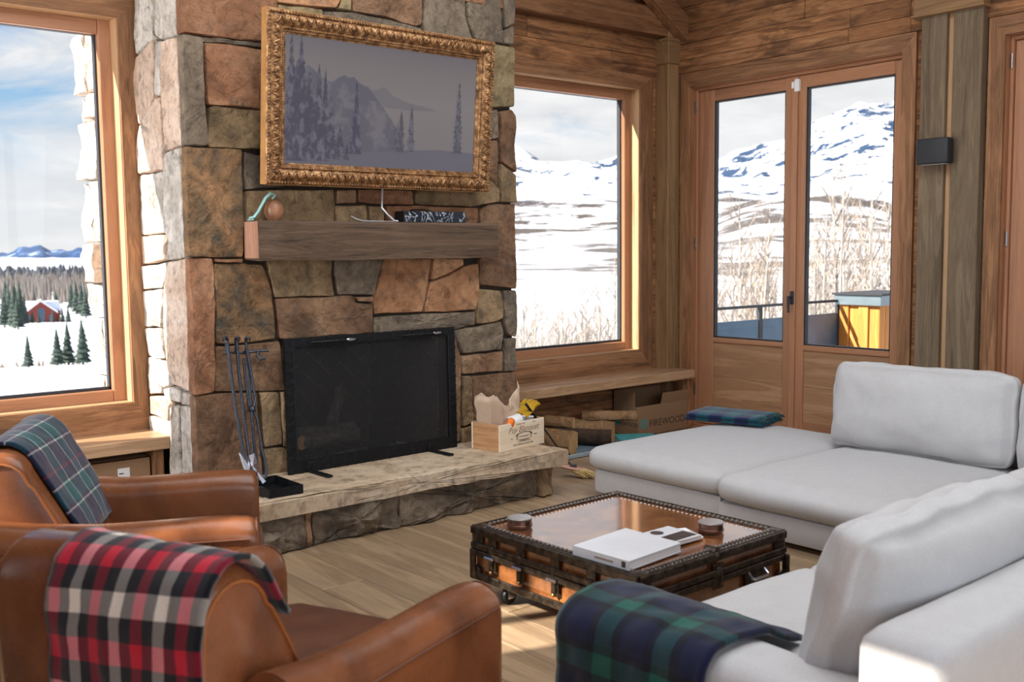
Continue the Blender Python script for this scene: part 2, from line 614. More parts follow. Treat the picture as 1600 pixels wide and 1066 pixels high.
M['crate_side'] = wood('pine_crate_side', ((150, 104, 66), (196, 150, 106), (214, 174, 132)), 'y', .6, .05, 1.6, bstr=.06)
M['log'] = wood('split_log', ((110, 80, 54), (158, 122, 86), (190, 156, 116)), 'y', .85, .25, bstr=.5)
M['log_end'] = wood('log_end', ((150, 112, 74), (196, 160, 114), (216, 184, 140)), 'z', .85, .1, 2, bstr=.4)
M['bark'] = plain('bark', (70, 54, 42), .95, nscale=14, namt=.5, bstr=.9, bdist=.02)
M['s_red'] = stone('sandstone_red', (122, 86, 64), (152, 108, 80), (172, 130, 100))
M['s_orange'] = stone('sandstone_orange', (152, 108, 78), (182, 134, 98), (196, 152, 116))
M['s_olive'] = stone('fieldstone_olive', (106, 90, 68), (146, 122, 92), (172, 146, 112))
M['s_gray'] = stone('fieldstone_gray', (94, 84, 74), (126, 112, 96), (150, 134, 114))
M['s_brown'] = stone('fieldstone_brown', (100, 76, 58), (140, 108, 84), (164, 132, 102))
M['s_mix'] = stone('fieldstone_mottled', (88, 80, 68), (138, 108, 78), (176, 134, 98), 4.5)
M['s_tan'] = stone('sandstone_tan', (128, 110, 80), (150, 132, 98), (164, 146, 112))
M['s_lit_pink'] = stone('sandstone_lit_pink', (196, 168, 146), (220, 194, 172), (230, 210, 192), vary=.12)  # pinkish stone lightened: window light on the left face put into the colour
M['s_lit'] = stone('fieldstone_lit', (176, 166, 154), (210, 202, 190), (226, 220, 210), vary=.12)  # paleness is the light on the left-facing stones, put into their colour
M['hearth'] = stone('hearth_flagstone', (168, 146, 120), (192, 170, 144), (206, 188, 164), 2.2, .8, .3, 0)
M['mortar'] = plain('mortar', (64, 55, 46), .95, nscale=40, namt=.25, bstr=.5)
M['iron'] = plain('black_iron', (26, 28, 31), .5, .6, nscale=45, namt=.4, bstr=.8, bdist=.006)
M['steel'] = plain('polished_steel', (190, 195, 205), .22, 1.0, namt=.05, bstr=.02)
M['forged'] = plain('forged_steel', (70, 74, 82), .42, .85, nscale=60, namt=.3, bstr=.4)
M['black'] = plain('black_metal', (22, 23, 25), .45, .3, namt=.1)
M['charcoal'] = plain('charcoal_metal', (48, 50, 54), .55, .2, namt=.08, bstr=.02)
M['soot'] = plain('sooty_firebrick', (58, 53, 50), .95, nscale=18, namt=.3, bstr=.4)
M['soot_joint'] = plain('sooty_joint', (150, 142, 134), .95)
M['char'] = plain('charred_log', (84, 76, 70), .95, nscale=25, namt=.7, bstr=1, bdist=.02)
M['ash'] = plain('ash', (92, 82, 76), .95, nscale=40, namt=.5, bstr=1, bdist=.02)
M['card'] = plain('cardboard', (150, 118, 88), .9, nscale=60, namt=.06)
M['linen'] = fabric('cream_linen', (194, 193, 193))
M['leather'] = leather('tan_leather', (94, 54, 32), (136, 82, 50), .27)
M['leather_seat'] = leather('dark_leather', (78, 46, 32), (104, 64, 44), .38)
M['piping'] = leather('piping_leather', (140, 80, 38), (168, 102, 52))
M['glass'] = glass_pane('window_glass')
M['paper'] = plain('brown_paper', (196, 170, 146), .8, namt=.05)
M['white'] = plain('white_plastic', (232, 232, 232), .5, namt=.02)
M['ink'] = plain('printed_ink', (70, 60, 54), .9)
M['ink_soft'] = plain('printed_ink_soft', (150, 128, 112), .9)
M['teal'] = plain('teal_print', (70, 150, 150), .8)
M['yellow'] = leather('yellow_leather', (176, 132, 10), (206, 164, 28), .6)
M['orange'] = plain('orange_plastic', (232, 120, 30), .4)
M['green'] = plain('green_print', (120, 180, 60), .6)
M['straw'] = plain('straw_bristle', (214, 188, 130), .9, nscale=120, namt=.3, bstr=.9)
M['silver_cable'] = plain('silver_cable', (200, 200, 204), .35, .5)

M['buffalo'] = plaid('buffalo_plaid', [(1, (14, 16, 24)), (1, (196, 10, 44)), (1, (14, 16, 24)), (1, (236, 226, 208))],
                     [(1, (14, 16, 24)), (1, (196, 10, 44)), (1, (14, 16, 24)), (1, (236, 226, 208))], .235, pv=.148)
M['blackwatch'] = plaid('green_navy_tartan', [(3, (20, 26, 60)), (1, (8, 10, 18)), (2.4, (10, 84, 70)), (1, (8, 12, 18)), (1.5, (18, 24, 54))],
                        [(3, (14, 18, 46)), (1, (6, 8, 14)), (2.4, (10, 80, 66)), (1, (6, 10, 16))], .23)
M['blackwatch2'] = plaid('teal_navy_tartan', [(2.5, (18, 34, 76)), (2, (14, 104, 104)), (1, (12, 18, 44))],
                         [(3, (16, 34, 76)), (3, (10, 106, 104))], .2)
M['tartan'] = plaid('navy_green_red_tartan', [(3, (30, 34, 58)), (.5, (120, 30, 50)), (2, (30, 34, 58)), (.35, (216, 206, 192)), (3.2, (10, 76, 80)), (.5, (30, 34, 54)), (.35, (216, 206, 192)), (1, (30, 34, 58))],
                    [(3, (26, 32, 58)), (.45, (120, 30, 50)), (2, (26, 32, 58)), (.4, (216, 206, 192)), (3.2, (14, 80, 82)), (.4, (216, 206, 192))], .27)

# gilded frame
m_, t_ = new_mat('antique_gilt')
v_, r_ = rand_coord(t_)
n_ = t_.noise(v_, 26, 5, .7)
M['gilt'] = finish(m_, t_, t_.ramp(n_, [(.34, lin((66, 46, 30))), (.5, lin((146, 104, 66))), (.68, lin((206, 164, 116)))]), .42, .55, n_, .7, .006)
m_, t_ = new_mat('gilt_edge')
n_ = t_.noise(t_.n('ShaderNodeTexCoord').outputs['Object'], 12, 4)
M['gilt_edge'] = finish(m_, t_, t_.ramp(n_, [(.3, lin((196, 140, 84))), (.7, lin((222, 170, 104)))]), .5, .25, n_, .2, .004)

# trunk: varnished brown hide, worn
m_, t_ = new_mat('trunk_hide')
v_ = t_.n('ShaderNodeTexCoord').outputs['Object']
n_ = t_.noise(v_, 5, 6, .65, .8)
n2_ = t_.noise(v_, 34, 4, .6)
c_ = t_.ramp(n_, [(.3, lin((72, 40, 22))), (.5, lin((124, 74, 38))), (.7, lin((160, 106, 58)))])
sp_ = t_.ramp(n2_, [(.28, (.25, .22, .2)), (.4, (1, 1, 1))])
M['hide'] = finish(m_, t_, t_.mix(.8, c_, sp_, 'MULTIPLY'), .24, 0, t_.math('ADD', n_, t_.math('MULTIPLY', n2_, .4)), .25, .006, spec=.6, Coat__Weight=1.0, Coat__Roughness=.08, Coat__IOR=1.8)
M['trunk_iron'] = plain('trunk_black_iron', (66, 56, 46), .3, .65, nscale=32, namt=.8, bstr=.6, bdist=.004)
M['stud'] = plain('polished_stud', (190, 186, 182), .2, .85, namt=.1)
M['brass'] = plain('worn_brass', (168, 140, 92), .3, .9, namt=.2)


def picture_mat(name, stops, emit=.95, nscale=0, dark=(60, 60, 70), thr=.55, stretch=(1, 1, 1)):
    """backlit screen picture: colour by height of the plane, with mottling"""
    m, t = new_mat(name)
    tc = t.n('ShaderNodeTexCoord').outputs['Object']
    s3 = t.n('ShaderNodeSeparateXYZ', i0=tc)
    col = t.ramp(t.math('ADD', s3.outputs[2], .5), [(p, lin(c)) for p, c in stops])
    if nscale:
        mp = t.n('ShaderNodeMapping', Vector=tc)
        mp.inputs['Scale'].default_value = stretch
        n = t.noise(mp.outputs[0], nscale, 5, .6, .4)
        col = t.mix(t.ramp(n, [(thr - .06, (1, 1, 1)), (thr + .06, (0, 0, 0))]), col, lin(dark))
    b = t.n('ShaderNodeBsdfPrincipled', Roughness=.35)
    t.set(b, 'Base Color', (.012, .012, .013, 1)); t.set(b, 'Emission Color', col); t.set(b, 'Emission Strength', emit)
    o = t.n('ShaderNodeOutputMaterial')
    t.nt.links.new(b.outputs[0], o.inputs[0])
    return m


# ground outside: snow, scrub, bare rock
m_, t_ = new_mat('snow_and_rock')
g_ = t_.n('ShaderNodeNewGeometry')
pos_ = g_.outputs['Position']
nz_ = t_.n('ShaderNodeSeparateXYZ', i0=g_.outputs['Normal']).outputs[2]
pz_ = t_.n('ShaderNodeSeparateXYZ', i0=pos_).outputs[2]
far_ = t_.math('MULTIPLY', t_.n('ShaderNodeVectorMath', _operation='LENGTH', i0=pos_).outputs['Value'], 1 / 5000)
ns_ = t_.noise(pos_, .0045, 9, .62, .6)
nm_ = t_.noise(pos_, .013, 11, .74, .3)
nb_ = t_.noise(pos_, .22, 6, .65)
rock_ = t_.math('ADD', t_.math('MULTIPLY', t_.math('SUBTRACT', .9, nz_), .9), t_.math('ADD', t_.math('MULTIPLY', t_.math('SUBTRACT', nm_, .5), 1.7), t_.math('MULTIPLY', t_.math('SUBTRACT', ns_, .5), .8)))
rockf_ = t_.ramp(rock_, [(-.0, (0, 0, 0)), (.05, (1, 1, 1))])
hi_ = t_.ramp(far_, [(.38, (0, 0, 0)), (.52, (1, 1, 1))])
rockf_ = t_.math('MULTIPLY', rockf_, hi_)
rc_ = t_.ramp(nb_, [(.35, lin((26, 48, 76))), (.65, lin((66, 84, 108)))])  # blue haze of the distance is put into the rock colour
str_ = t_.n('ShaderNodeMapping', Vector=pos_)
str_.inputs['Scale'].default_value = (.0042, .0042, .02)
nst_ = t_.noise(str_.outputs[0], 1.0, 8, .66, .5)
scr_ = t_.ramp(t_.math('ADD', t_.math('MULTIPLY', nm_, .5), t_.math('MULTIPLY', nst_, .6)), [(.53, (0, 0, 0)), (.575, (1, 1, 1))])
lo_ = t_.ramp(far_, [(.03, (.0, .0, .0)), (.08, (.9, .9, .9)), (.45, (1, 1, 1)), (.56, (0, 0, 0))])
scrf_ = t_.math('MULTIPLY', scr_, lo_)
scc_ = t_.ramp(nb_, [(.35, lin((52, 47, 44))), (.65, lin((96, 84, 74)))])
c_ = t_.mix(scrf_, lin((232, 234, 238)), scc_)
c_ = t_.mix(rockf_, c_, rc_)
M['terrain'] = finish(m_, t_, c_, .9, 0, nb_, .15, .3, spec=.1)
M['snow'] = plain('snow', (244, 246, 250), .9, nscale=3, namt=.02, bstr=.1)
M['aspen'] = plain('aspen_bark', (166, 156, 146), .9, nscale=8, namt=.25)
M['twig'] = plain('dry_twigs', (140, 126, 112), .9, nscale=8, namt=.3)
M['needles'] = plain('spruce_needles', (54, 68, 60), .95, nscale=1.5, namt=.35)
M['far_woods'] = plain('far_woods', (96, 98, 104), .95, nscale=.2, namt=.35)
M['redhouse'] = plain('red_siding', (128, 54, 44), .85, nscale=2, namt=.15)
M['dark_glass'] = plain('house_window', (60, 84, 100), .2)
M['deckpanel'] = plain('blue_gray_panel', (70, 100, 122), .35, .3, nscale=3, namt=.15)
M['cedar'] = wood('cedar', ((170, 104, 44), (206, 138, 66), (224, 164, 90)), 'z', .6, .15, .7, bstr=.1)
M['capmetal'] = plain('gray_cap_metal', (126, 140, 146), .35, .6, nscale=6, namt=.1)
# ------------------------------------------------------------------ room shell
XL, XR, YF, YB, ZC = -1.2, 7.08, -3.0, 6.27, 4.45
WT = .22                                    # wall thickness


def shell(name, axis, pos, thick, lo, hi, z1, holes, mat):
    """wall with rectangular openings; holes = (a0, a1, z0, z1) along the wall"""
    o = thing(name, None, None, kind='structure')
    m = MB()
    cuts = sorted(holes)
    a = lo
    for (h0, h1, z0, zt) in cuts:
        segs = [(a, h0, 0, z1)]
        if z0 > 0: segs.append((h0, h1, 0, z0))
        segs.append((h0, h1, zt, z1))
        for s in segs:
            if s[1] - s[0] > .001:
                if axis == 'y': m.box(s[0], s[1], min(pos, pos + thick), max(pos, pos + thick), s[2], s[3])
                else: m.box(min(pos, pos + thick), max(pos, pos + thick), s[0], s[1], s[2], s[3])
        a = h1
    if axis == 'y': m.box(a, hi, min(pos, pos + thick), max(pos, pos + thick), 0, z1)
    else: m.box(min(pos, pos + thick), max(pos, pos + thick), a, hi, 0, z1)
    m.build('wall_core', mat, o, smooth=0)
    return o


W1 = (.55, 2.18, .70, 3.015)                # window left of the chimney: x0, x1, z0, z1
W2 = (4.9, 6.715, .705, 3.015)              # window right of the chimney
D1 = (3.98, 5.98, .02, 3.02)                # double door in the right wall: y0, y1
D2 = (1.25, 3.235, .02, 3.02)
LW = [(-1.6, .6), (1.3, 2.76), (4.33, 5.04)]   # tall openings in the left wall (out of frame): y0, y1
wall_back = shell('wall_back', 'y', YB, WT, XL - WT, XR + WT, ZC, [W1, (2.312, 4.648, 0, ZC - .01), W2], M['barn_x'])
wall_right = shell('wall_right', 'x', XR, WT, YF, YB + WT, ZC, [(D1[0], D1[1], 0, D1[3]), (D2[0], D2[1], 0, D2[3])], M['barn_y'])
wall_left = shell('wall_left', 'x', XL, -WT, YF, YB + WT, ZC, [(a, b, .5, 3.18) for a, b in LW], M['barn_y'])
wall_front = shell('wall_front', 'y', YF, -WT, XL - WT, XR + WT, ZC, [(-.9, 5.8, .4, 3.4)], M['barn_x'])
ceil = thing('ceiling', None, None, kind='structure')
MB().box(XL - WT, XR + WT, YF - WT, YB + WT, ZC, ZC + .2).build('ceiling_slab', M['case_x'], ceil, smooth=0)
floor = thing('floor', None, None, kind='structure')
MB().box(XL - WT, XR + WT, YF - WT, YB + WT, -.2, -.02).build('subfloor', M['dark_wood'], floor, smooth=0)
# oak boards run away from the camera towards the fireplace wall
bw = .235
x = XL
ci = 0
while x < XR - .01:
    y = YF - random.uniform(0, 1.6)
    while y < YB:
        ln = random.uniform(1.7, 2.7)
        y0, y1 = max(y, YF), min(y + ln, YB)
        if y1 - y0 > .03:
            MB().box(x + .0012, min(x + bw, XR) - .0012, y0 + .0012, y1 - .0012, -.02, random.uniform(-.0008, 0), .0025).build('board', M['floor'], floor, smooth=0)
        y += ln
    x += bw
    ci += 1


def plank(parent, wall, a0, a1, z0, z1, th=.02, name='plank', mat=None, proud=None):
    p = random.uniform(0, .004) if proud is None else proud
    m = MB()
    if wall == 'back':
        m.box(a0 + .0015, a1 - .0015, YB - th - p, YB, z0 + .0015, z1 - .0015, .003)
        return m.build(name, mat or M['barn_x'], parent, smooth=0)
    m.box(XR - th - p, XR, a0 + .0015, a1 - .0015, z0 + .0015, z1 - .0015, .003)
    return m.build(name, mat or M['barn_y'], parent, smooth=0)


# horizontal reclaimed boards on the fireplace wall
for (z0, z1) in ((3.135, 3.30), (3.30, 3.468), (3.468, 3.64), (3.64, 3.82), (3.82, 4.0), (4.0, 4.2), (4.2, ZC)):
    for (a, b) in ((XL, 2.30), (4.6, 6.93)):
        c = a + (b - a) * random.uniform(.45, .7)
        if (z0, a) == (3.135, 4.6): c = 6.35
        if (z0, a) == (3.30, 4.6): c = 5.4
        plank(wall_back, 'back', a, c, z0, z1); plank(wall_back, 'back', c, b, z0, z1)
for (z0, z1) in ((0, .14), (.14, .29), (.29, .455)):
    for (a, b) in ((XL, 2.30), (4.6, 7.06)):
        c = a + (b - a) * random.uniform(.35, .65)
        plank(wall_back, 'back', a, c, z0, z1, mat=M['barn_x']); plank(wall_back, 'back', c, b, z0, z1, mat=M['barn_x'])
for (a, b) in ((XL, -.3), (-.3, .40)):
    for k in range(14):
        plank(wall_back, 'back', a, b, .455 + k * .19, .455 + (k + 1) * .19)
# and on the wall with the doors
zs = [3.152, 3.268, 3.41, 3.565, 3.72, 3.9, 4.1, 4.28, ZC]
for z0, z1 in zip(zs, zs[1:]):
    br = [YF, .4 + random.uniform(-.3, .3), 3.45, 3.92, 4.75 + random.uniform(-.4, .6), 6.25]
    for a, b in zip(br, br[1:]): plank(wall_right, 'right', a, b, z0, z1)
for k in range(16):
    plank(wall_right, 'right', YF, 1.12, k * .197, (k + 1) * .197)
for z0, z1 in ((0, .17), (.17, .34), (.34, .52)):
    plank(wall_right, 'right', 6.08, 6.27, z0, z1)


def window(name, X0, X1, Z0, Z1, label_bits):
    """picture window in the fireplace wall: casing boards, pale reveal, reddish sash, pane"""
    o = thing(name, None, None, kind='structure')
    cy0, cy1 = 6.248, 6.268
    left, right = X0, X1
    cw = .158
    m = MB(); m.prism([(X0 - .012, Z1), (X1 + .012, Z1), (X1 + cw, Z1 + .12), (X0 - cw, Z1 + .12)], cy0, cy1, 'y'); m.build('casing', M['case_x'], o, smooth=0)
    m = MB(); m.prism([(X0 - .012, Z0), (X1 + .012, Z0), (X1 + cw, Z0 - .185), (X0 - cw, Z0 - .185)], cy0, cy1, 'y'); m.build('casing', M['case_x'], o, smooth=0)
    for (a, b) in ((X0 - cw, X0), (X1, X1 + cw)):
        if a < X0:
            pl = [(b, Z0), (b, Z1), (a, Z1 + .12), (a, Z0 - .185)]
        else:
            pl = [(a, Z0), (a, Z1), (b, Z1 + .12), (b, Z0 - .185)]
        m = MB(); m.prism(pl, cy0 - .001, cy1, 'y'); m.build('casing', M['case_z'], o, smooth=0)
    # reveal boards
    yr = 6.41
    MB().box(X0 - .02, X0 + .004, cy1, yr, Z0, Z1).build('reveal', M['light_z'], o, smooth=0)
    MB().box(X1 - .004, X1 + .02, cy1, yr, Z0, Z1).build('reveal', M['light_z'], o, smooth=0)
    MB().box(X0 - .02, X1 + .02, cy1, yr, Z1 - .004, Z1 + .02).build('reveal', M['light_x'], o, smooth=0)
    MB().box(X0 - .02, X1 + .02, cy1, yr, Z0 - .02, Z0 + .004).build('reveal', M['light_x'], o, smooth=0)
    # sash
    s0, s1, sw = 6.372, 6.46, .078
    MB().box(X0, X0 + sw, s0, s1, Z0, Z1, .006).build('sash', M['sash_z'], o, smooth=0)
    MB().box(X1 - sw, X1, s0, s1, Z0, Z1, .006).build('sash', M['sash_z'], o, smooth=0)
    MB().box(X0 + sw, X1 - sw, s0, s1, Z1 - sw - .01, Z1, .006).build('sash', M['sash_x'], o, smooth=0)
    MB().box(X0 + sw, X1 - sw, s0, s1, Z0, Z0 + sw - .005, .006).build('sash', M['sash_x'], o, smooth=0)
    # dark gasket line and pane
    g = .012
    m = MB()
    for b in ((X0 + sw, X0 + sw + g, Z0 + sw, Z1 - sw), (X1 - sw - g, X1 - sw, Z0 + sw, Z1 - sw), (X0 + sw, X1 - sw, Z0 + sw - .005, Z0 + sw + g), (X0 + sw, X1 - sw, Z1 - sw - g, Z1 - sw)):
        m.box(b[0], b[1], 6.415, 6.455, b[2], b[3])
    m.build('gasket', M['charcoal'], o, smooth=0)
    MB().box(X0 + sw, X1 - sw, 6.432, 6.44, Z0 + sw, Z1 - sw).build('pane', M['glass'], o, smooth=0)
    return o


window('window_1', *W1, None)
window('window_2', *W2, None)


def leaf_frame(o, y0, y1, z0, z1, x0, x1, stiles, rail_top, rail_mid, rail_bot, zmid):
    """one glazed door leaf between y0 and y1"""
    sl, sr = stiles
    MB().box(x0, x1, y0, y0 + sl, z0, z1, .005).build('stile', M['sash_z'], o, smooth=0)
    MB().box(x0, x1, y1 - sr, y1, z0, z1, .005).build('stile', M['sash_z'], o, smooth=0)
    MB().box(x0, x1, y0 + sl, y1 - sr, z1 - rail_top, z1, .005).build('rail', M['sash_y'], o, smooth=0)
    MB().box(x0, x1, y0 + sl, y1 - sr, zmid - rail_mid, zmid, .005).build('rail', M['sash_y'], o, smooth=0)
    MB().box(x0, x1, y0 + sl, y1 - sr, z0, z0 + rail_bot, .005).build('rail', M['sash_y'], o, smooth=0)
    zp0, zp1 = z0 + rail_bot, zmid - rail_mid
    for k in range(2):
        a, b = zp0 + (zp1 - zp0) * k / 2, zp0 + (zp1 - zp0) * (k + 1) / 2
        MB().box(x0 + .014, x1 - .01, y0 + sl, y1 - sr, a + .0008, b - .0008, .0015).build('panel_board', M['door_panel'], o, smooth=0)
    m = MB(); g = .012
    for (a, b, c, d) in ((y0 + sl, y0 + sl + g, zmid, z1 - rail_top), (y1 - sr - g, y1 - sr, zmid, z1 - rail_top), (y0 + sl, y1 - sr, zmid, zmid + g), (y0 + sl, y1 - sr, z1 - rail_top - g, z1 - rail_top)):
        m.box(x0 + .012, x1 - .012, a, b, c, d)
    m.build('gasket', M['charcoal'], o, smooth=0)
    MB().box(x0 + .03, x0 + .04, y0 + sl, y1 - sr, zmid, z1 - rail_top).build('pane', M['glass'], o, smooth=0)


def door(name, Y0, Y1, Z1, mullion, hand=True):
    o = thing(name, None, None, kind='structure')
    cx0, cx1 = 7.055, 7.08
    cw = .11
    m = MB(); m.prism([(Y0 - .02, Z1), (Y1 + .02, Z1), (Y1 + cw, Z1 + .128), (Y0 - cw, Z1 + .128)], cx0, cx1, 'x'); m.build('casing', M['case_y'], o, smooth=0)
    for (a, b) in ((Y0 - cw, Y0), (Y1, Y1 + cw)):
        pl = [(b, 0), (b, Z1), (a, Z1 + .128), (a, 0)] if a < Y0 else [(a, 0), (a, Z1), (b, Z1 + .128), (b, 0)]
        m = MB(); m.prism(pl, cx0 - .001, cx1, 'x'); m.build('casing', M['case_z'], o, smooth=0)
    x0, x1 = 7.15, 7.215
    MB().box(cx1, 7.26, Y0 - .02, Y0 + .004, 0, Z1).build('jamb', M['sash_z'], o, smooth=0)
    MB().box(cx1, 7.26, Y1 - .004, Y1 + .02, 0, Z1).build('jamb', M['sash_z'], o, smooth=0)
    MB().box(cx1, 7.26, Y0 - .02, Y1 + .02, Z1 - .004, Z1 + .02).build('jamb', M['sash_y'], o, smooth=0)
    MB().box(cx1, 7.3, Y0 - .02, Y1 + .02, -.015, .03).build('threshold', M['sash_y'], o, smooth=0)
    # fixed frame bead round the leaves
    for (a, b) in ((Y0 + .004, Y0 + .03), (Y1 - .03, Y1 - .004)):
        MB().box(x0 - .025, x1, a, b, .03, Z1, .004).build('stop_bead', M['sash_z'], o, smooth=0)
    MB().box(x0 - .025, x1, Y0 + .03, Y1 - .03, Z1 - .03, Z1 - .004, .004).build('stop_bead', M['sash_y'], o, smooth=0)
    ym = mullion
    leaf_frame(o, Y0 + .03, ym - .004, .035, Z1 - .032, x0, x1, (.075, .095), .10, .045, .13, .808)
    leaf_frame(o, ym + .004, Y1 - .03, .035, Z1 - .032, x0, x1, (.095, .165), .10, .045, .13, .82)
    MB().box(x0 - .02, x0, ym - .028, ym + .028, .04, Z1 - .035, .006).build('astragal', M['sash_z'], o, smooth=0)
    if hand:
        h = MB(); h.box(x0 - .028, x0 - .014, ym - .022, ym + .018, 1.14, 1.25, .006)
        hh = h.build('handle_plate', M['charcoal'], o, smooth=0)
        b = MB()
        b.tube([(x0 - .03, ym - .002, 1.2), (x0 - .075, ym - .002, 1.2)], .011, 10)
        b.tube([(x0 - .072, ym - .002, 1.21), (x0 - .074, ym - .004, 1.12), (x0 - .07, ym - .004, 1.075)], [.012, .011, .009], 10)
        b.build('lever', M['charcoal'], o)
        MB().box(x0 - .034, x0, ym - .05, ym - .004, Z1 - .16, Z1 - .06, .006).build('contact_sensor', M['white'], o, smooth=0, label='small white sensor at the head of the door')
        MB().box(x0 - .024, x0, ym + .002, ym + .03, Z1 - .13, Z1 - .075, .005).build('contact_sensor', M['white'], o, smooth=0)
    for z in (.3, 1.6, 2.8):
        MB().tube([(x0 - .03, Y1 - .02, z), (x0 - .03, Y1 - .02, z + .1)], .008, 8).build('hinge', M['steel'], o)
    return o


door('door_1', D1[0], D1[1], D1[3], 4.95)
door('door_2', D2[0], D2[1], D2[3], 2.24, False)

# windows of the left wall (out of frame; the low sun comes in through them)
for k, (a, b) in enumerate(LW):
    o = thing('window_%d' % (k + 3), None, None, kind='structure')
    for (y0, y1) in ((a, a + .07), (b - .07, b)):
        MB().box(XL - .2, XL - .1, y0, y1, .5, 3.18).build('sash', M['sash_z'], o, smooth=0)
    for (z0, z1) in ((.5, .58), (3.11, 3.18)):
        MB().box(XL - .2, XL - .1, a, b, z0, z1).build('sash', M['sash_y'], o, smooth=0)
    if k == 2:
        MB().box(XL - .2, XL - .1, 4.74, 4.80, .5, 3.18).build('mullion', M['sash_z'], o, smooth=0)
    MB().box(XL - .155, XL - .147, a + .07, b - .07, .58, 3.11).build('pane', M['glass'], o, smooth=0)
o = thing('window_6', None, None, kind='structure')
for x in (-.9, .7, 2.3, 3.9, 5.7):
    MB().box(x, x + .1, YF - .2, YF - .1, .4, 3.4).build('mullion', M['sash_z'], o, smooth=0)
MB().box(-.9, 5.8, YF - .152, YF - .144, .4, 3.4).build('pane', M['glass'], o, smooth=0)

# header beam and braces over the fireplace wall, corner post, pilaster
tr = thing('trim_1', None, None, kind='structure')
MB().box(4.64, 7.0, 6.12, 6.25, 3.468, 3.70, .008).build('header_beam', M['case_x'], tr, smooth=0)
MB().box(XL, 2.28, 6.12, 6.25, 3.468, 3.70, .008).build('header_beam', M['case_x'], tr, smooth=0)
bb = MB(); bb.box(-.9, .9, -.06, .06, -.09, .09, .008, M=Matrix.Translation((6.45, 6.06, 3.93)) @ Matrix.Rotation(R(33), 4, 'Y'))
bb.build('brace', M['case_x'], tr, smooth=0)
bb = MB(); bb.box(-.06, .06, -.9, .9, -.09, .09, .008, M=Matrix.Translation((6.96, 5.62, 4.05)) @ Matrix.Rotation(R(20), 4, 'X'))
bb.build('brace', M['case_y'], tr, smooth=0)
cp = thing('trim_2', None, None, kind='structure')
MB().box(6.925, 7.08, 6.115, 6.27, 0, 3.6, .006).build('corner_post', M['post_z'], cp, smooth=0)
MB().box(6.905, 7.08, 6.095, 6.27, 3.235, 3.44, .006).build('post_cap', M['post_x'], cp, smooth=0)
MB().box(6.895, 7.08, 6.085, 6.27, 3.43, 3.455, .004).build('post_cap_edge', M['post_x'], cp, smooth=0)
pl = thing('trim_3', None, None, kind='structure')
MB().box(6.99, 7.08, 3.615, 3.80, 0, 3.3, .006).build('pilaster_board', M['column_z'], pl, smooth=0)
MB().box(6.99, 7.08, 3.36, 3.565, 0, 3.3, .006).build('pilaster_board', M['column_z'], pl, smooth=0)
MB().box(7.03, 7.08, 3.56, 3.62, 0, 3.3).build('pilaster_back', M['light_z'], pl, smooth=0)
MB().box(6.96, 7.08, 3.345, 3.85, 3.235, 3.75, .006).build('pilaster_cap', M['post_y'], pl, smooth=0)
MB().box(6.945, 7.08, 3.335, 3.86, 3.222, 3.24, .003).build('pilaster_cap_edge', M['post_y'], pl, smooth=0)

# benches under both windows
for (a, b, lab) in ((XL + .02, 2.262, 'thick wooden window bench left of the stone chimney'), (4.66, 7.05, 'thick pale wooden window bench right of the stone chimney, firewood below')):
    bn = thing('window_bench', lab, 'bench', ((a + b) / 2, 6.08, 0), group='wooden benches under the windows')
    MB().box(a, b, 5.9, 6.05, .452, .528, .005).build('seat_board', M['bench'], bn, world=True, smooth=0)
    MB().box(a, b, 6.053, 6.247, .452, .527, .004).build('seat_board', M['bench'], bn, world=True, smooth=0)
    for x in ((a + .02, b - .09) if a < 0 else (a + .02, b - .07)):
        MB().box(x, x + .06, 5.93, 6.24, 0, .452, .004).build('support', M['barn_z'], bn, world=True, smooth=0)
# ------------------------------------------------------------------ fireplace
YC = 5.517                                  # front plane of the stones
XCL = 2.265                                 # left plane of the stones
fp = thing('stone_fireplace', 'tall stone chimney breast with open firebox between the two big windows', 'fireplace', (3.46, 6.0, 0))
FB = (2.86, 3.97, .292, 1.10)               # firebox opening x0, x1, z0, z1
core = MB()
ZK = ZC - .005
core.box(XCL + .05, FB[0], YC + .055, 6.9, 0, ZK); core.box(FB[1], 4.646, YC + .055, 6.48, 0, ZK); core.box(FB[1], 4.38, 6.48, 6.9, 0, ZK)
core.box(FB[0], FB[1], YC + .055, 6.9, FB[3], ZK); core.box(FB[0], FB[1], YC + .055, 6.9, 0, FB[2] - .002)
core.box(FB[0], FB[1], 6.3, 6.9, FB[2], FB[3])
core.build('mortar_core', M['mortar'], fp, world=True, smooth=0)


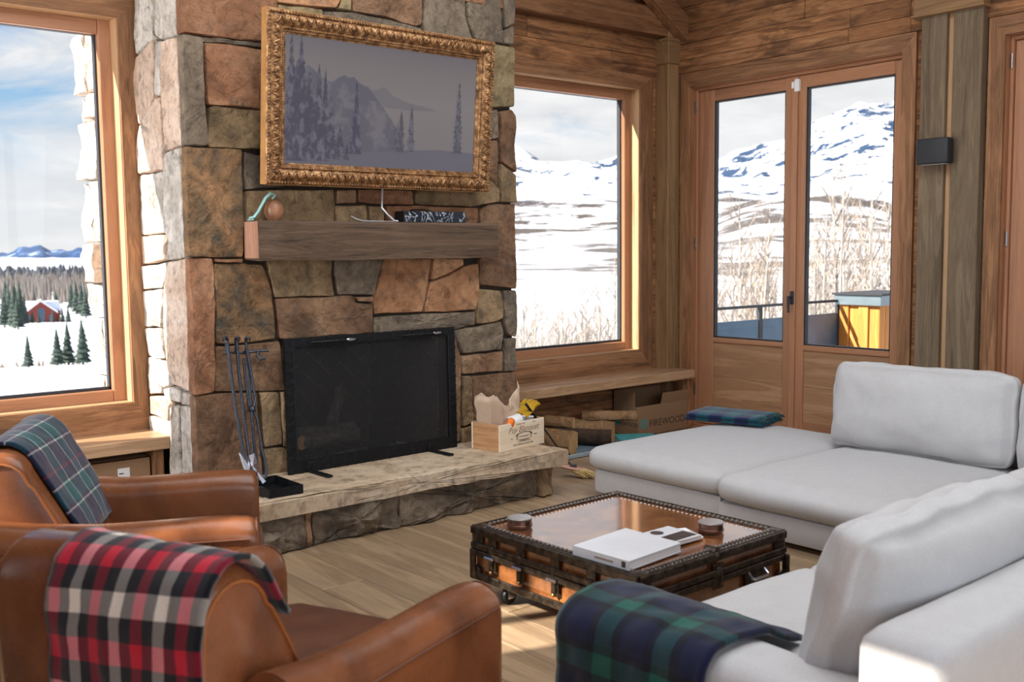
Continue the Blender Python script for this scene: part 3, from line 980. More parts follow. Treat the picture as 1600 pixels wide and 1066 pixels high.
def stone_mesh(poly, fn, mat, parent, thick=.07, gap=.0005, rough=.011, seed=0, name='stone', proud=None, world=True):
    """split-faced stone from its outline on a wall plane. fn(u, v, depth) -> world point"""
    rnd = random.Random(seed)
    P = [Vector((p[0], p[1])) for p in poly]
    A = sum(P[i].x * P[(i + 1) % len(P)].y - P[(i + 1) % len(P)].x * P[i].y for i in range(len(P)))
    if A < 0: P.reverse()
    # soften the corners a little, resample
    Q = []
    for i, p in enumerate(P):
        a, b = P[i - 1], P[(i + 1) % len(P)]
        c = .007
        if (a - p).length > 4 * c and (b - p).length > 4 * c:
            Q += [p + (a - p).normalized() * c, p + (b - p).normalized() * c]
        else: Q.append(p)
    S = []
    for i, p in enumerate(Q):
        b = Q[(i + 1) % len(Q)]
        n = max(1, int((b - p).length / .035))
        S += [p.lerp(b, k / n) for k in range(n)]
    n = len(S)

    def offset(pts, d):
        r = []
        for i, p in enumerate(pts):
            e = (pts[(i + 1) % n] - pts[i - 1])
            if e.length < 1e-6: r.append(p); continue
            e.normalize()
            r.append(p + Vector((-e.y, e.x)) * d)
        return r
    off = Vector((seed * 1.37, seed * .71, seed * .33))
    S = offset(S, gap)
    S = [p + Vector((fbm(Vector((p.x, p.y, 1)) + off, 7) * .006, fbm(Vector((p.x, p.y, 7)) + off, 7) * .006)) for p in S]
    cen = sum(S, Vector((0, 0))) / n
    pr_ = rnd.uniform(-.012, .012) if proud is None else proud
    small = min(1.0, max(abs(p.x - cen.x) + abs(p.y - cen.y) for p in S) / .2)
    rg = rough * (.5 + .5 * small)
    rings = []

    def D(p, k):
        return pr_ + k * ((fbm(Vector((p.x, p.y, 0)) + off, 5, 4) * rg + fbm(Vector((p.x, p.y, 3)) + off, 19, 3) * rg * .45) + (p.x - cen.x) * tx + (p.y - cen.y) * ty)
    tx, ty = rnd.uniform(-.03, .03), rnd.uniform(-.03, .03)
    rings.append([fn(p.x, p.y, -thick) for p in S])
    rings.append([fn(p.x, p.y, D(p, .8) - .008) for p in S])
    S1 = [p + (cen - p) * min(.2, .006 / max(.02, (cen - p).length)) for p in S]
    rings.append([fn(p.x, p.y, D(p, 1.0)) for p in S1])
    for k in (.3, .55, .8):
        S2 = [p.lerp(cen, k) for p in S1]
        rings.append([fn(p.x, p.y, D(p, 1.3)) for p in S2])
    m = MB()
    m.loft(rings, caps=False)
    m.v.append(Vector(fn(cen.x, cen.y, D(cen, 1.3))))
    L = len(m.v) - 1
    o = (len(rings) - 1) * n
    m.f += [(o + j, o + (j + 1) % n, L) for j in range(n)]
    return m.build(name, M[mat], parent, world=world, smooth=42)


def front(u, v, d): return (u, YC - d, v)
def side(u, v, d): return (XCL - d, u, v)


FRONT = [   # outlines traced on the chimney's front plane
    ('s_red', [(281, -60), (432, -60), (433, 8), (428, 62), (405, 64), (370, 61), (284, 51)]),
    ('s_gray', [(318, 57), (405, 66), (432, 68), (432, 75), (400, 73), (318, 64)]),
    ('s_gray', [(284, 53), (317, 58), (319, 110), (322, 180), (325, 226), (318, 230), (291, 227), (287, 120)]),
    ('s_red', [(320, 65), (340, 66), (404, 74), (470, 82), (470, 176), (404, 170), (324, 163), (322, 120)]),
    ('s_olive', [(327, 168), (335, 165), (404, 171), (470, 177), (470, 236), (404, 233), (330, 230), (325, 224)]),
    ('s_mix', [(291, 229), (378, 234), (379, 275), (382, 348), (381, 402), (293, 402)]),
    ('s_gray', [(381, 236), (400, 242), (445, 245), (445, 292), (382, 296)]),
    ('s_olive', [(383, 298), (445, 296), (523, 297), (525, 320), (525, 352), (384, 352)]),
    ('s_orange', [(434, -60), (530, -60), (535, 0), (527, 13), (480, 8), (434, 3)]),
    ('s_tan', [(532, -60), (549, -60), (549, 17), (529, 13), (536, 0)]),
    ('s_tan', [(434, 6), (505, 15), (505, 36), (470, 34), (434, 30)]),
    ('s_gray', [(506, 16), (549, 19), (600, 29), (660, 44), (660, 60), (580, 52), (507, 40)]),
    ('s_brown', [(550, -60), (664, -60), (660, 38), (650, 41), (632, 36), (605, 27), (551, 17)]),
    ('s_gray', [(666, -60), (727, -60), (730, 30), (742, 62), (740, 80), (668, 66), (662, 42)]),
    ('s_gray', [(730, -60), (783, -60), (784, 40), (787, 69), (778, 67), (744, 61), (733, 30)]),
    ('s_gray', [(786, -60), (807, -60), (807, 38), (790, 44), (787, 30)]),
    ('s_gray', [(789, 46), (800, 40), (807, 42), (807, 70), (790, 69)]),
    ('s_tan', [(742, 64), (788, 71), (808, 73), (808, 167), (768, 168), (742, 166)]),
    ('s_gray', [(758, 171), (779, 172), (781, 190), (781, 215), (769, 218), (756, 218)]),
    ('s_brown', [(782, 174), (800, 171), (808, 181), (808, 270), (783, 251)]),
    ('s_olive', [(783, 255), (808, 274), (809, 316), (782, 316), (781, 275)]),
    ('s_brown', [(740, 221), (779, 218), (780, 255), (778, 292), (766, 278), (740, 275)]),
    ('s_olive', [(649, 298), (740, 298), (764, 280), (779, 297), (779, 315), (752, 320), (735, 323), (700, 322), (650, 319)]),
    ('s_brown', [(526, 297), (556, 296), (557, 317), (526, 319)]),
    ('s_red', [(560, 296), (645, 298), (648, 319), (600, 320), (560, 317)]),
    ('s_olive', [(525, 321), (572, 320), (574, 330), (577, 352), (525, 352)]),
    ('s_olive', [(576, 322), (600, 322), (601, 330), (600, 352), (579, 352)]),
    ('s_red', [(604, 322), (660, 321), (700, 324), (749, 324), (748, 352), (604, 352)]),
    ('s_brown', [(752, 328), (766, 319), (808, 318), (809, 360), (810, 452), (780, 449), (752, 445), (750, 435), (751, 380)]),
    ('s_red', [(336, 404), (381, 404), (381, 410), (337, 409)]),
    ('s_red', [(296, 404), (333, 404), (336, 420), (336, 614), (304, 619), (300, 500)]),
    ('s_mix', [(337, 412), (380, 411), (412, 414), (418, 425), (427, 455), (432, 500), (434, 530), (400, 535), (355, 540), (338, 538)]),
    ('s_olive', [(420, 404), (522, 404), (521, 430), (525, 462), (432, 465), (426, 440), (421, 420)]),
    ('s_gray', [(524, 404), (599, 404), (591, 432), (584, 462), (530, 461), (525, 430)]),
    ('s_brown', [(433, 467), (526, 463), (553, 462), (556, 473), (583, 475), (583, 520), (440, 531), (436, 500)]),
    ('s_brown', [(557, 464), (584, 463), (584, 472), (559, 471)]),
    ('s_orange', [(601, 404), (675, 404), (672, 430), (665, 470), (660, 488), (586, 492), (585, 470), (593, 440)]),
    ('s_orange', [(678, 404), (724, 404), (726, 413), (700, 428), (676, 437)]),
    ('s_orange', [(673, 441), (700, 431), (728, 415), (749, 411), (750, 440), (745, 484), (700, 487), (663, 488), (669, 455)]),
    ('s_gray', [(585, 496), (660, 491), (744, 487), (744, 508), (720, 514), (585, 524)]),
    ('s_olive', [(747, 452), (784, 454), (787, 470), (787, 498), (778, 502), (746, 507)]),
    ('s_gray', [(788, 455), (809, 453), (809, 526), (800, 526), (794, 520), (789, 495)]),
    ('s_gray', [(709, 516), (745, 511), (785, 502), (788, 520), (785, 546), (730, 553), (722, 552), (716, 540)]),
    ('s_gray', [(790, 530), (809, 528), (809, 580), (790, 581)]),
    ('s_brown', [(722, 556), (760, 552), (788, 549), (788, 580), (723, 585)]),
    ('s_brown', [(703, 518), (711, 518), (717, 545), (721, 555), (721, 590), (720, 690), (703, 698)]),
    ('s_olive', [(723, 588), (737, 587), (738, 620), (741, 660), (724, 668)]),
    ('s_brown', [(740, 588), (809, 582), (811, 676), (743, 692)]),
    ('s_olive', [(723, 671), (741, 664), (742, 694), (723, 697)]),
    ('s_brown', [(338, 542), (356, 542), (400, 538), (440, 533), (445, 600), (447, 611), (337, 613)]),
    ('s_brown', [(304, 621), (338, 616), (403, 614), (406, 660), (412, 772), (308, 790)]),
    ('s_olive', [(407, 614), (437, 613), (440, 640), (442, 695), (414, 700), (410, 650)]),
    ('s_olive', [(439, 613), (450, 612), (458, 700), (444, 698)]),
    ('s_olive', [(414, 702), (443, 699), (458, 702), (460, 748), (416, 756)]),
]
for i, (mt, px) in enumerate(FRONT):
    poly = []
    for p in px:
        q = at(p[0], p[1], 'y', YC)
        poly.append((min(4.655, max(XCL, q.x)), max(.27, q.z)))
    stone_mesh(poly, front, mt, fp, seed=i + 1, proud=(random.Random(i).uniform(-.012, .008)), rough=.014 if mt in ('s_red', 's_mix', 's_gray') else .010)
SIDE = [
    ('s_lit', [(207, -60), (237, -60), (238, 50), (242, 57), (225, 75), (213, 85), (210, 50)]),
    ('s_lit', [(239, -60), (281, -60), (283, 52), (262, 60), (250, 62), (242, 57)]),
    ('s_lit_pink', [(208, 120), (212, 90), (225, 78), (240, 62), (241, 90), (241, 150), (232, 170), (217, 195), (210, 170)]),
    ('s_lit', [(242, 62), (251, 64), (251, 140), (248, 150), (242, 148)]),
    ('s_lit_pink', [(252, 64), (283, 54), (287, 120), (290, 224), (256, 238), (253, 180), (251, 145)]),
    ('s_lit_pink', [(217, 198), (240, 154), (249, 151), (250, 190), (254, 265), (218, 272), (213, 240)]),
    ('s_lit', [(258, 240), (289, 229), (291, 402), (281, 403), (258, 366), (256, 265)]),
    ('s_lit', [(217, 274), (255, 268), (257, 300), (258, 364), (220, 367), (218, 300)]),
    ('s_lit_pink', [(219, 369), (253, 367), (256, 380), (255, 395), (257, 406), (221, 414)]),
    ('s_lit', [(262, 368), (279, 366), (291, 403), (260, 407)]),
    ('s_lit', [(222, 416), (258, 410), (260, 420), (254, 450), (225, 453)]),
    ('s_lit_pink', [(261, 410), (293, 404), (298, 480), (303, 615), (270, 600), (262, 570), (257, 530), (254, 470)]),
    ('s_lit', [(223, 455), (252, 452), (253, 480), (252, 511), (226, 511), (224, 490)]),
    ('s_lit', [(226, 513), (252, 513), (257, 561), (240, 560), (229, 556)]),
    ('s_lit', [(229, 558), (248, 562), (250, 570), (254, 614), (231, 617)]),
    ('s_lit', [(249, 564), (262, 566), (267, 602), (255, 606)]),
    ('s_lit', [(255, 608), (267, 604), (282, 611), (281, 630), (258, 624)]),
    ('s_lit', [(284, 613), (303, 618), (304, 636), (283, 632)]),
    ('s_lit_pink', [(232, 619), (254, 620), (262, 632), (263, 658), (234, 646)]),
    ('s_lit', [(234, 649), (264, 660), (267, 700), (240, 700)]),
    ('s_lit', [(265, 634), (278, 636), (280, 690), (284, 770), (268, 770)]),
    ('s_lit', [(280, 635), (303, 638), (310, 790), (285, 775)]),
]
for i, (mt, px) in enumerate(SIDE):
    poly = []
    for p in px:
        q = at(p[0], p[1], 'x', XCL)
        poly.append((min(6.262, max(YC + .072, q.y)), max(.0, q.z)))
    stone_mesh(poly, side, mt, fp, seed=100 + i, thick=.055, proud=random.Random(i).uniform(-.004, .006), rough=.008)
# upper courses and the right return of the chimney
k = 400
z = 3.26
for h in (.34, .27, .36, .2):
    x = XCL
    while x < 4.64:
        w_ = random.uniform(.3, .62)
        b_ = 4.655 if x + w_ > 4.4 else x + w_
        stone_mesh([(x, z), (b_, z), (b_, z + h), (x, z + h)], front, random.Random(k).choice(['s_red', 's_gray', 's_olive', 's_brown', 's_mix']), fp, seed=k)
        x = b_; k += 1
    stone_mesh([(5.59, z), (6.262, z), (6.262, z + h), (5.59, z + h)], side, 's_lit', fp, seed=k, thick=.055, proud=0)
    z += h
z = 0
while z < 4.3:
    h = min(random.uniform(.18, .4), 4.43 - z)
    c = 5.6 + .66 * random.uniform(.35, .65)
    for a, b in ((5.59, c), (c, 6.25)):
        stone_mesh([(a, z), (b, z), (b, z + h), (a, z + h)], lambda u, v, d: (4.652 + d, u, v), random.Random(k).choice(['s_gray', 's_olive', 's_brown', 's_tan']), fp, seed=k, thick=.02, proud=0, rough=.006)
        k += 1
    z += h
# outside: the chimney's masonry seen through the left window, and its plain upper and rear courses
z = -.6
k = 0
while z < 4.2:
    h = random.uniform(.16, .42)
    cut = random.uniform(.35, .65)
    ys = [6.62, 6.62 + .5 * cut, 7.12]
    for a, b in zip(ys, ys[1:]):
        stone_mesh([(a, z), (b, z), (b, z + h), (a, z + h)], lambda u, v, d: (2.205 - d, u, v), random.Random(k).choice(['s_lit', 's_lit_pink', 's_lit', 's_lit']), fp, seed=200 + k, thick=.14, rough=.03, gap=.008, proud=random.Random(k).uniform(-.03, .03))
        k += 1
    z += h
MB().box(2.3, 4.38, 6.9, 7.1, -1, ZC - .02).build('mortar_core', M['mortar'], fp, world=True, smooth=0)

# hearth: flagstone slab on a low course of stones
stone_mesh([(2.26, .2), (4.50, .2), (4.50, .3), (2.26, .3)], lambda u, v, d: (u, 4.875 - d, v), 'hearth', fp, thick=.10, rough=.012, gap=.0, seed=331, name='hearth_edge', proud=.02)
hs = MB()
pts = []
nx = 30
top = []
for i in range(nx + 1):
    u = 2.26 + (4.50 - 2.26) * i / nx
    top.append((u, 4.862 + .006 * fbm((u, 1, 2), 6)))
ring = [(2.26, 5.53)] + top + [(4.515, 4.95), (4.508, 5.2), (4.505, 5.53)]
hs.loft([[(u, v, .2) for u, v in ring], [(u, v, .286) for u, v in ring], [(u + (.006 if u < 2.3 else -.006 if u > 4.49 else 0), v + (.008 if v < 4.9 else 0), .292) for u, v in ring]])
hs.build('hearth_slab', M['hearth'], fp, world=True, smooth=30)
xs = [2.285, 2.60, 2.645, 3.21, 4.30, 4.435]
for i, (a, b) in enumerate(zip(xs, xs[1:])):
    stone_mesh([(a, 0), (b, 0), (b, .205), (a, .205)], lambda u, v, d: (u, 4.9 - d, v), ['s_gray', 's_brown', 's_gray', 's_gray', 's_olive'][i], fp, thick=.16, rough=.042, gap=.004, seed=300 + i, proud=random.Random(i + 5).uniform(0, .02))
for i, (a, b) in enumerate(((4.92, 5.2), (5.2, 5.5))):
    stone_mesh([(a, 0), (b, 0), (b, .205), (a, .205)], lambda u, v, d: (4.435 + d, u, v), 's_olive', fp, thick=.12, rough=.015, gap=.004, seed=320 + i)
    stone_mesh([(a, 0), (b, 0), (b, .205), (a, .205)], lambda u, v, d: (2.285 - d, u, v), 's_gray', fp, thick=.12, rough=.015, gap=.004, seed=330 + i)
MB().box(2.34, 4.38, 4.97, 5.6, 0, .2).build('hearth_core', M['mortar'], fp, world=True, smooth=0)

# firebox lining: herringbone firebrick on the splayed right cheek and the back
fbx = MB()
bx = [(FB[0] - .0, YC + .03), (3.12, 6.08), (3.78, 6.08), (FB[1], YC + .03)]
for (p, q) in zip(bx, bx[1:]):
    a, b = Vector((p[0], p[1], 0)), Vector((q[0], q[1], 0))
    fbx.add([(p[0], p[1], FB[2]), (q[0], q[1], FB[2]), (q[0], q[1], FB[3] + .3), (p[0], p[1], FB[3] + .3)], [(0, 1, 2, 3)])
fbx.add([(p[0], p[1], FB[2] + .001) for p in bx], [(0, 1, 2, 3)])
fbx.add([(p[0], p[1], FB[3] + .29) for p in bx], [(3, 2, 1, 0)])
fbx.build('firebox_lining', M['soot_joint'], fp, world=True, smooth=0)


def herringbone(p0, p1, z0, z1):
    a, b = Vector((p0[0], p0[1], 0)), Vector((p1[0], p1[1], 0))
    e = (b - a); W = e.length; e.normalize()
    nrm = Vector((e.y, -e.x, 0))
    BL, BW = .23, .115
    cnt = 0
    for i in range(-8, 14):
        for j in range(-8, 14):
            for o in (0, 1):
                # classic herringbone in a rotated grid
                gx, gy = (i * BW + j * BW, 0), 0
                ux = i * BW + j * 2 * BW if False else (i + 2 * j) * BW
                u0 = (i * BW, (i % 1) * 0)
                if o == 0:
                    x0, y0, w, h = (i + 4 * j) * BW, i * BW, BL, BW
                else:
                    x0, y0, w, h = (i + 4 * j) * BW + BL, i * BW - BW, BW, BL
                c, s = math.cos(R(45)), math.sin(R(45))
                q = [(x0 + .003, y0 + .003), (x0 + w - .003, y0 + .003), (x0 + w - .003, y0 + h - .003), (x0 + .003, y0 + h - .003)]
                rot = [(x * c - y * s + W * .5, x * s + y * c + z0) for x, y in q]
                cx, cy = sum(r[0] for r in rot) / 4, sum(r[1] for r in rot) / 4
                if not (-.12 < cx < W + .12 and z0 - .12 < cy < z1 + .12): continue
                bm = bmesh.new()
                vs = [bm.verts.new(a + e * u + Vector((0, 0, v)) + nrm * .0) for u, v in rot]
                f = bm.faces.new(vs)
                for (co, no) in ((a + e * .003, -e), (b - e * .003, e), (Vector((0, 0, z0 + .002)), Vector((0, 0, -1))), (Vector((0, 0, z1)), Vector((0, 0, 1)))):
                    bmesh.ops.bisect_plane(bm, geom=bm.verts[:] + bm.edges[:] + bm.faces[:], plane_co=co, plane_no=no, clear_outer=True)
                if bm.faces:
                    r = bmesh.ops.extrude_face_region(bm, geom=bm.faces[:])
                    bmesh.ops.translate(bm, vec=nrm * .008, verts=[v for v in r['geom'] if isinstance(v, bmesh.types.BMVert)])
                    bm.verts.index_update()
                    m = MB(); m.add([v.co.copy() for v in bm.verts], [[v.index for v in f.verts] for f in bm.faces])
                    m.build('firebrick', M['soot'], fp, world=True, smooth=0)
                    cnt += 1
                bm.free()
    return cnt


herringbone(bx[2], bx[3], FB[2], FB[3] + .2)
herringbone(bx[1], bx[2], FB[2], FB[3] + .2)

# grate with burnt logs
gr = thing('fire_grate', 'black iron fire grate inside the dark firebox', 'grate', (3.28, 5.78, .293))
g = MB()
for k in range(6):
    x = 2.98 + k * .11
    g.tube([(x, 5.68, .36), (x, 5.72, .34), (x, 5.98, .34), (x, 6.0, .4)], .011, 6)
g.tube([(2.95, 5.72, .335), (3.56, 5.72, .335)], .012, 6); g.tube([(2.95, 5.96, .335), (3.56, 5.96, .335)], .012, 6)
g.build('bars', M['iron'], gr, world=True)
for (x, y) in ((2.98, 5.72), (3.53, 5.72), (2.98, 5.96), (3.53, 5.96)):
    MB().tube([(x, y, .293), (x, y, .335)], .012, 6).build('leg', M['iron'], gr, world=True)


def log_mesh(L, r, n=12, seed=0, split=False, mat='log'):
    m = MB(); loops = []
    for i in range(7):
        u = -L / 2 + L * i / 6
        lp = []
        for j in range(n):
            w = 2 * math.pi * j / n
            rr = r * (1 + .14 * fbm((math.cos(w) * 1.3 + seed, math.sin(w) * 1.3, u * 4), 1.5))
            y, z = rr * math.cos(w), rr * math.sin(w)
            if split:
                y = min(y, r * .28 + .01 * math.sin(u * 20)); z = max(z, -r * .72)
            lp.append((u, y, z))
        loops.append(lp)
    m.loft(loops)
    return m


for i, (c, rz, ry, L, r, lab) in enumerate([((3.22, 5.76, .405), 4, 0, .5, .05, 'charred log lying in front on the grate'), ((3.26, 5.88, .42), -8, 0, .46, .06, 'charred log lying behind on the grate'),
                                     ((3.34, 5.84, .56), 25, -62, .34, .042, 'burnt branch standing up between the charred logs')]):
    o = log_mesh(L, r, 10, i).build('charred_log', M['char'], None, c, (0, R(ry), R(rz)))
    tag(o, lab, 'log', 'burnt logs in the firebox')
o = MB().lathe([(.001, 0), (.045, 0), (.045, .006), (.001, .006)], 12).build('log_end_chip', M['log_end'], None, (3.02, 5.70, .415), (R(90), 0, R(20)))
tag(o, 'pale unburnt split end of a log at the left of the grate', 'log')
ash = MB()
for i in range(60):
    ash.ball((random.uniform(2.98, 3.75), random.uniform(5.62, 5.98), .30), random.uniform(.015, .04), 6, 4, sc=(1.3, 1.1, .7))
o = ash.build('embers', M['ash']); tag(o, 'bed of ash and spent embers under the grate', 'ash', kind='stuff')
o = MB().box(3.55, 3.74, 5.72, 5.75, .294, .47, .004).build('firebox_plate', M['iron']); tag(o, 'small black iron plate standing at the right inside the firebox', 'plate')

# fire screen
fs = thing('fireplace_screen', 'freestanding black hammered iron screen with mesh across the firebox', 'fire screen', (3.41, 5.43, .292), rot=(R(-0.8), 0, R(1.5)))


def hammered(m, x0, x1, z0, z1, y0=-.012, y1=.012):
    """iron bar with a hammered, scalloped outline"""
    L = max(x1 - x0, z1 - z0)
    n = int(L / .012)
    hor = (x1 - x0) > (z1 - z0)
    loops = []
    for i in range(n + 1):
        f = i / n
        j = .0012 * math.sin(i * 2.4) + .001 * math.sin(i * 5.1)
        if hor:
            x = x0 + (x1 - x0) * f
            loops.append([(x, y0 + j, z0 + j), (x, y1 - j, z0 + j), (x, y1 - j, z1 - j), (x, y0 + j, z1 - j)])
        else:
            z = z0 + (z1 - z0) * f
            loops.append([(x0 + j, y0 + j, z), (x1 - j, y0 + j, z), (x1 - j, y1 - j, z), (x0 + j, y1 - j, z)])
    m.loft(loops)
    return m


SW, SH, FW = 1.265, .81, .062
for nm, b in (('frame_bar', (-SW / 2, SW / 2, SH - .052, SH)), ('frame_bar', (-SW / 2, SW / 2, .0, .075)), ('frame_bar', (-SW / 2, -SW / 2 + FW, .075, SH - .052)), ('frame_bar', (SW / 2 - FW, SW / 2, .075, SH - .052))):
    hammered(MB(), *b).build(nm, M['iron'], fs, smooth=30)
# wire mesh (fine, one piece)
m_, t_ = new_mat('wire_mesh')
tcn = t_.n('ShaderNodeTexCoord').outputs['Object']
sx = t_.n('ShaderNodeSeparateXYZ', i0=tcn)
wx = t_.math('GREATER_THAN', t_.math('FRACT', t_.math('MULTIPLY', sx.outputs[0], 210)), .76)
wz = t_.math('GREATER_THAN', t_.math('FRACT', t_.math('MULTIPLY', sx.outputs[2], 210)), .76)
al = t_.math('MAXIMUM', wx, wz)
pb = t_.n('ShaderNodeBsdfPrincipled', Roughness=.6, Metallic=.4)
t_.set(pb, 'Base Color', (.03, .03, .032, 1)); t_.set(pb, 'Alpha', al)
t_.nt.links.new(pb.outputs[0], t_.n('ShaderNodeOutputMaterial').inputs[0])
MB().box(-SW / 2 + FW, SW / 2 - FW, -.0008, .0008, .075, SH - .052).build('mesh_panel', m_, fs, smooth=0)
for xx in (-.30, .36):
    h = MB()
    h.tube([(xx - .17, -.02, SH - .03), (xx - .1, -.035, SH - .03), (xx, -.042, SH - .03), (xx + .1, -.035, SH - .03), (xx + .17, -.02, SH - .03)], [.004, .01, .013, .01, .004], 8)
    h.build('lift_handle', M['iron'], fs)
    MB().ball((xx + .1, -.04, SH - .028), .013, 8, 6, sc=(3.2, .7, .8)).build('grip_highlight', M['steel'], fs, label='bright highlight shaped onto the handle')  # steel shape added as the highlight on the dark handle
for xx in (-.49, .41):
    MB().box(xx - .02, xx + .02, -.235, .02, .0, .012, .003).build('foot', M['iron'], fs, smooth=0)
    MB().box(xx - .02, xx + .02, -.02, -.008, .0, .06, .003).build('foot_bracket', M['iron'], fs, smooth=0)
# riveted edge dots
rv = MB()
for k in range(52):
    for xx in (-SW / 2 + FW - .006, SW / 2 - FW + .006):
        rv.ball((xx, -.013, .09 + k * .013), .0035, 5, 4)
rv.build('rivets', M['forged'], fs, kind='stuff')

# mantel beam
mt = thing('mantel_shelf', 'rough sawn brown timber mantel beam across the chimney under the framed screen', 'mantel', (3.41, 5.43, 1.56))
mm = MB()
lo = []
for i in range(41):
    u = 2.605 + (4.345 - 2.605) * i / 40
    w = [.004 * fbm((u, k * 3.3, 5), 5) for k in range(6)]
    lo.append([(u, 5.345 + w[0], 1.56 + w[1]), (u, 5.34 + w[2], 1.60), (u, 5.34 + w[3], 1.775), (u, 5.348, 1.79 + w[4] * .3), (u, YC + .03, 1.79), (u, YC + .03, 1.57)])
mm.loft(lo)
mm.build('beam', M['mantel'], mt, world=True, smooth=25)
MB().box(2.599, 2.607, 5.352, YC + .01, 1.576, 1.786, .003).build('end_grain', M['mantel_end'], mt, world=True, smooth=0, label='pinkish sawn end of the mantel beam')
# ------------------------------------------------------------------ framed screen over the mantel
# local frame: x along the wall, z up the screen, -y towards the room; leans forward at the top
TVW, TVH = 1.61, .965
tv = thing('framed_screen', 'wide flat screen in a gilded picture frame showing snowy spruces, hung on the stone chimney', 'picture', (2.647 + TVW / 2, 5.25 + .5 * TVH * math.sin(.091), 2.955 - TVH * math.cos(.091) / 2), rot=(.091, 0, 0))
fw = .125


def mitre_side(k):
    """one moulded side of the frame; k = 0 top, 1 right, 2 bottom, 3 left"""
    prof = [(0, .055), (0, -.004), (.006, -.012), (.018, -.014), (.024, -.008), (.03, -.012), (.05, -.022), (.07, -.018), (.088, -.004), (.094, -.008), (.1, -.008), (.105, 0), (.114, .002), (.118, .012), (.125, .014), (.125, .055)]
    hx, hz = TVW / 2, TVH / 2
    loops = []
    for e in (0, 1):
        lp = []
        for (d, y) in prof:
            a, b = hx - d, hz - d
            c = {0: ((-a, b), (a, b)), 1: ((a, b), (a, -b)), 2: ((a, -b), (-a, -b)), 3: ((-a, -b), (-a, b))}[k][e]
            lp.append((c[0], y, c[1]))
        loops.append(lp)
    return MB().loft(loops, caps=False)


for k in range(4):
    mitre_side(k).build('frame_side', M['gilt'], tv, smooth=30)
for (a, b, c, d) in ((-TVW / 2 - .002, TVW / 2 + .002, -TVH / 2 - .002, -TVH / 2), (-TVW / 2 - .002, TVW / 2 + .002, TVH / 2, TVH / 2 + .002), (-TVW / 2 - .002, -TVW / 2, -TVH / 2, TVH / 2), (TVW / 2, TVW / 2 + .002, -TVH / 2, TVH / 2)):
    MB().box(a, b, -.003, .055, c, d).build('frame_edge', M['gilt_edge'], tv, smooth=0)
orn = MB()
def around(step, inset):
    hx, hz = TVW / 2 - inset, TVH / 2 - inset
    out = []
    for (x0, z0, x1, z1) in ((-hx, hz, hx, hz), (hx, hz, hx, -hz), (hx, -hz, -hx, -hz), (-hx, -hz, -hx, hz)):
        L = math.hypot(x1 - x0, z1 - z0); n = max(1, int(L / step))
        for i in range(n):
            f = (i + .5) / n
            out.append((x0 + (x1 - x0) * f, z0 + (z1 - z0) * f, math.atan2(z1 - z0, x1 - x0), i))
    return out
for (x, z, a, i) in around(.019, .013):
    orn.ball((x, -.014, z), .0075, 6, 4)
for (x, z, a, i) in around(.026, .055):                       # acanthus leaves
    Mx = Matrix.Translation((x, -.02, z)) @ Matrix.Rotation(-a, 4, 'Y') @ Matrix.Rotation(R(62 if i % 2 else 118), 4, 'Y')
    orn.ball((0, 0, 0), .03, 6, 5, M=Mx, sc=(1, .42, .26))
for (x, z, a, i) in around(.106, .055):                       # raised bosses
    orn.ball((x, -.024, z), .02, 8, 6, sc=(.8, .7, .8))
for (x, z, a, i) in around(.014, .097):
    orn.ball((x, -.01, z), .005, 5, 4)
orn.build('carved_ornament', M['gilt'], tv, smooth=60, kind='stuff')
sw, sh = TVW / 2 - .125, TVH / 2 - .125
MB().box(-sw, sw, .02, .05, -sh, sh).build('screen', picture_mat('screen_sky', [(.1, (104, 100, 102)), (.55, (112, 106, 106)), (.72, (106, 100, 100)), (.9, (92, 88, 94))]), tv, smooth=0)
P_SNOW = picture_mat('screen_snow', [(0.1, (84, 82, 92)), (.45, (98, 96, 102))], nscale=3, dark=(88, 86, 96), stretch=(1, 1, 4))
P_MTN = picture_mat('screen_mountain', [(.2, (100, 97, 102)), (.6, (97, 94, 99)), (.8, (92, 89, 95))], nscale=9, dark=(82, 80, 90), thr=.56)
P_FAR = picture_mat('screen_far_hills', [(.2, (100, 97, 99)), (.8, (96, 93, 97))])
P_TREE = picture_mat('screen_spruce', [(.0, (64, 62, 76)), (.8, (60, 58, 72))], nscale=26, dark=(92, 90, 102), thr=.46, stretch=(1, 1, .6))
P_TREE2 = picture_mat('screen_far_spruce', [(.0, (72, 70, 80)), (.8, (68, 67, 76))], nscale=30, dark=(90, 88, 98), thr=.5)


def flat(poly, dep, mat, nm='printed_shape'):
    """flat shape of the picture; (u, v) run 0..1 over the screen, v downwards"""
    m = MB()
    n = len(poly)
    m.add([(-sw + 2 * sw * u, .02 - dep, sh - 2 * sh * v) for u, v in poly], [tuple(range(n))])
    return m.build(nm, mat, tv, smooth=0, recalc=False)


flat([(.0, .92), (.0, .30), (.06, .24), (.11, .22), (.15, .27), (.19, .32), (.225, .33), (.255, .29), (.285, .265), (.305, .285), (.33, .27), (.355, .31), (.385, .335), (.405, .34), (.435, .40), (.47, .47), (.53, .59), (.58, .72), (.58, .92)], .0012, P_MTN, 'picture_mountain')
flat([(.38, .42), (.42, .36), (.45, .355), (.475, .33), (.50, .335), (.53, .39), (.57, .41), (.62, .44), (.70, .455), (.78, .48), (.74, .49), (.62, .50), (.40, .49)], .0008, P_FAR, 'picture_hills')
flat([(0, .99), (0, .95), (.2, .93), (.4, .88), (.55, .85), (.8, .82), (1, .83), (1, 1), (0, 1)], .003, P_SNOW, 'picture_snowfield')


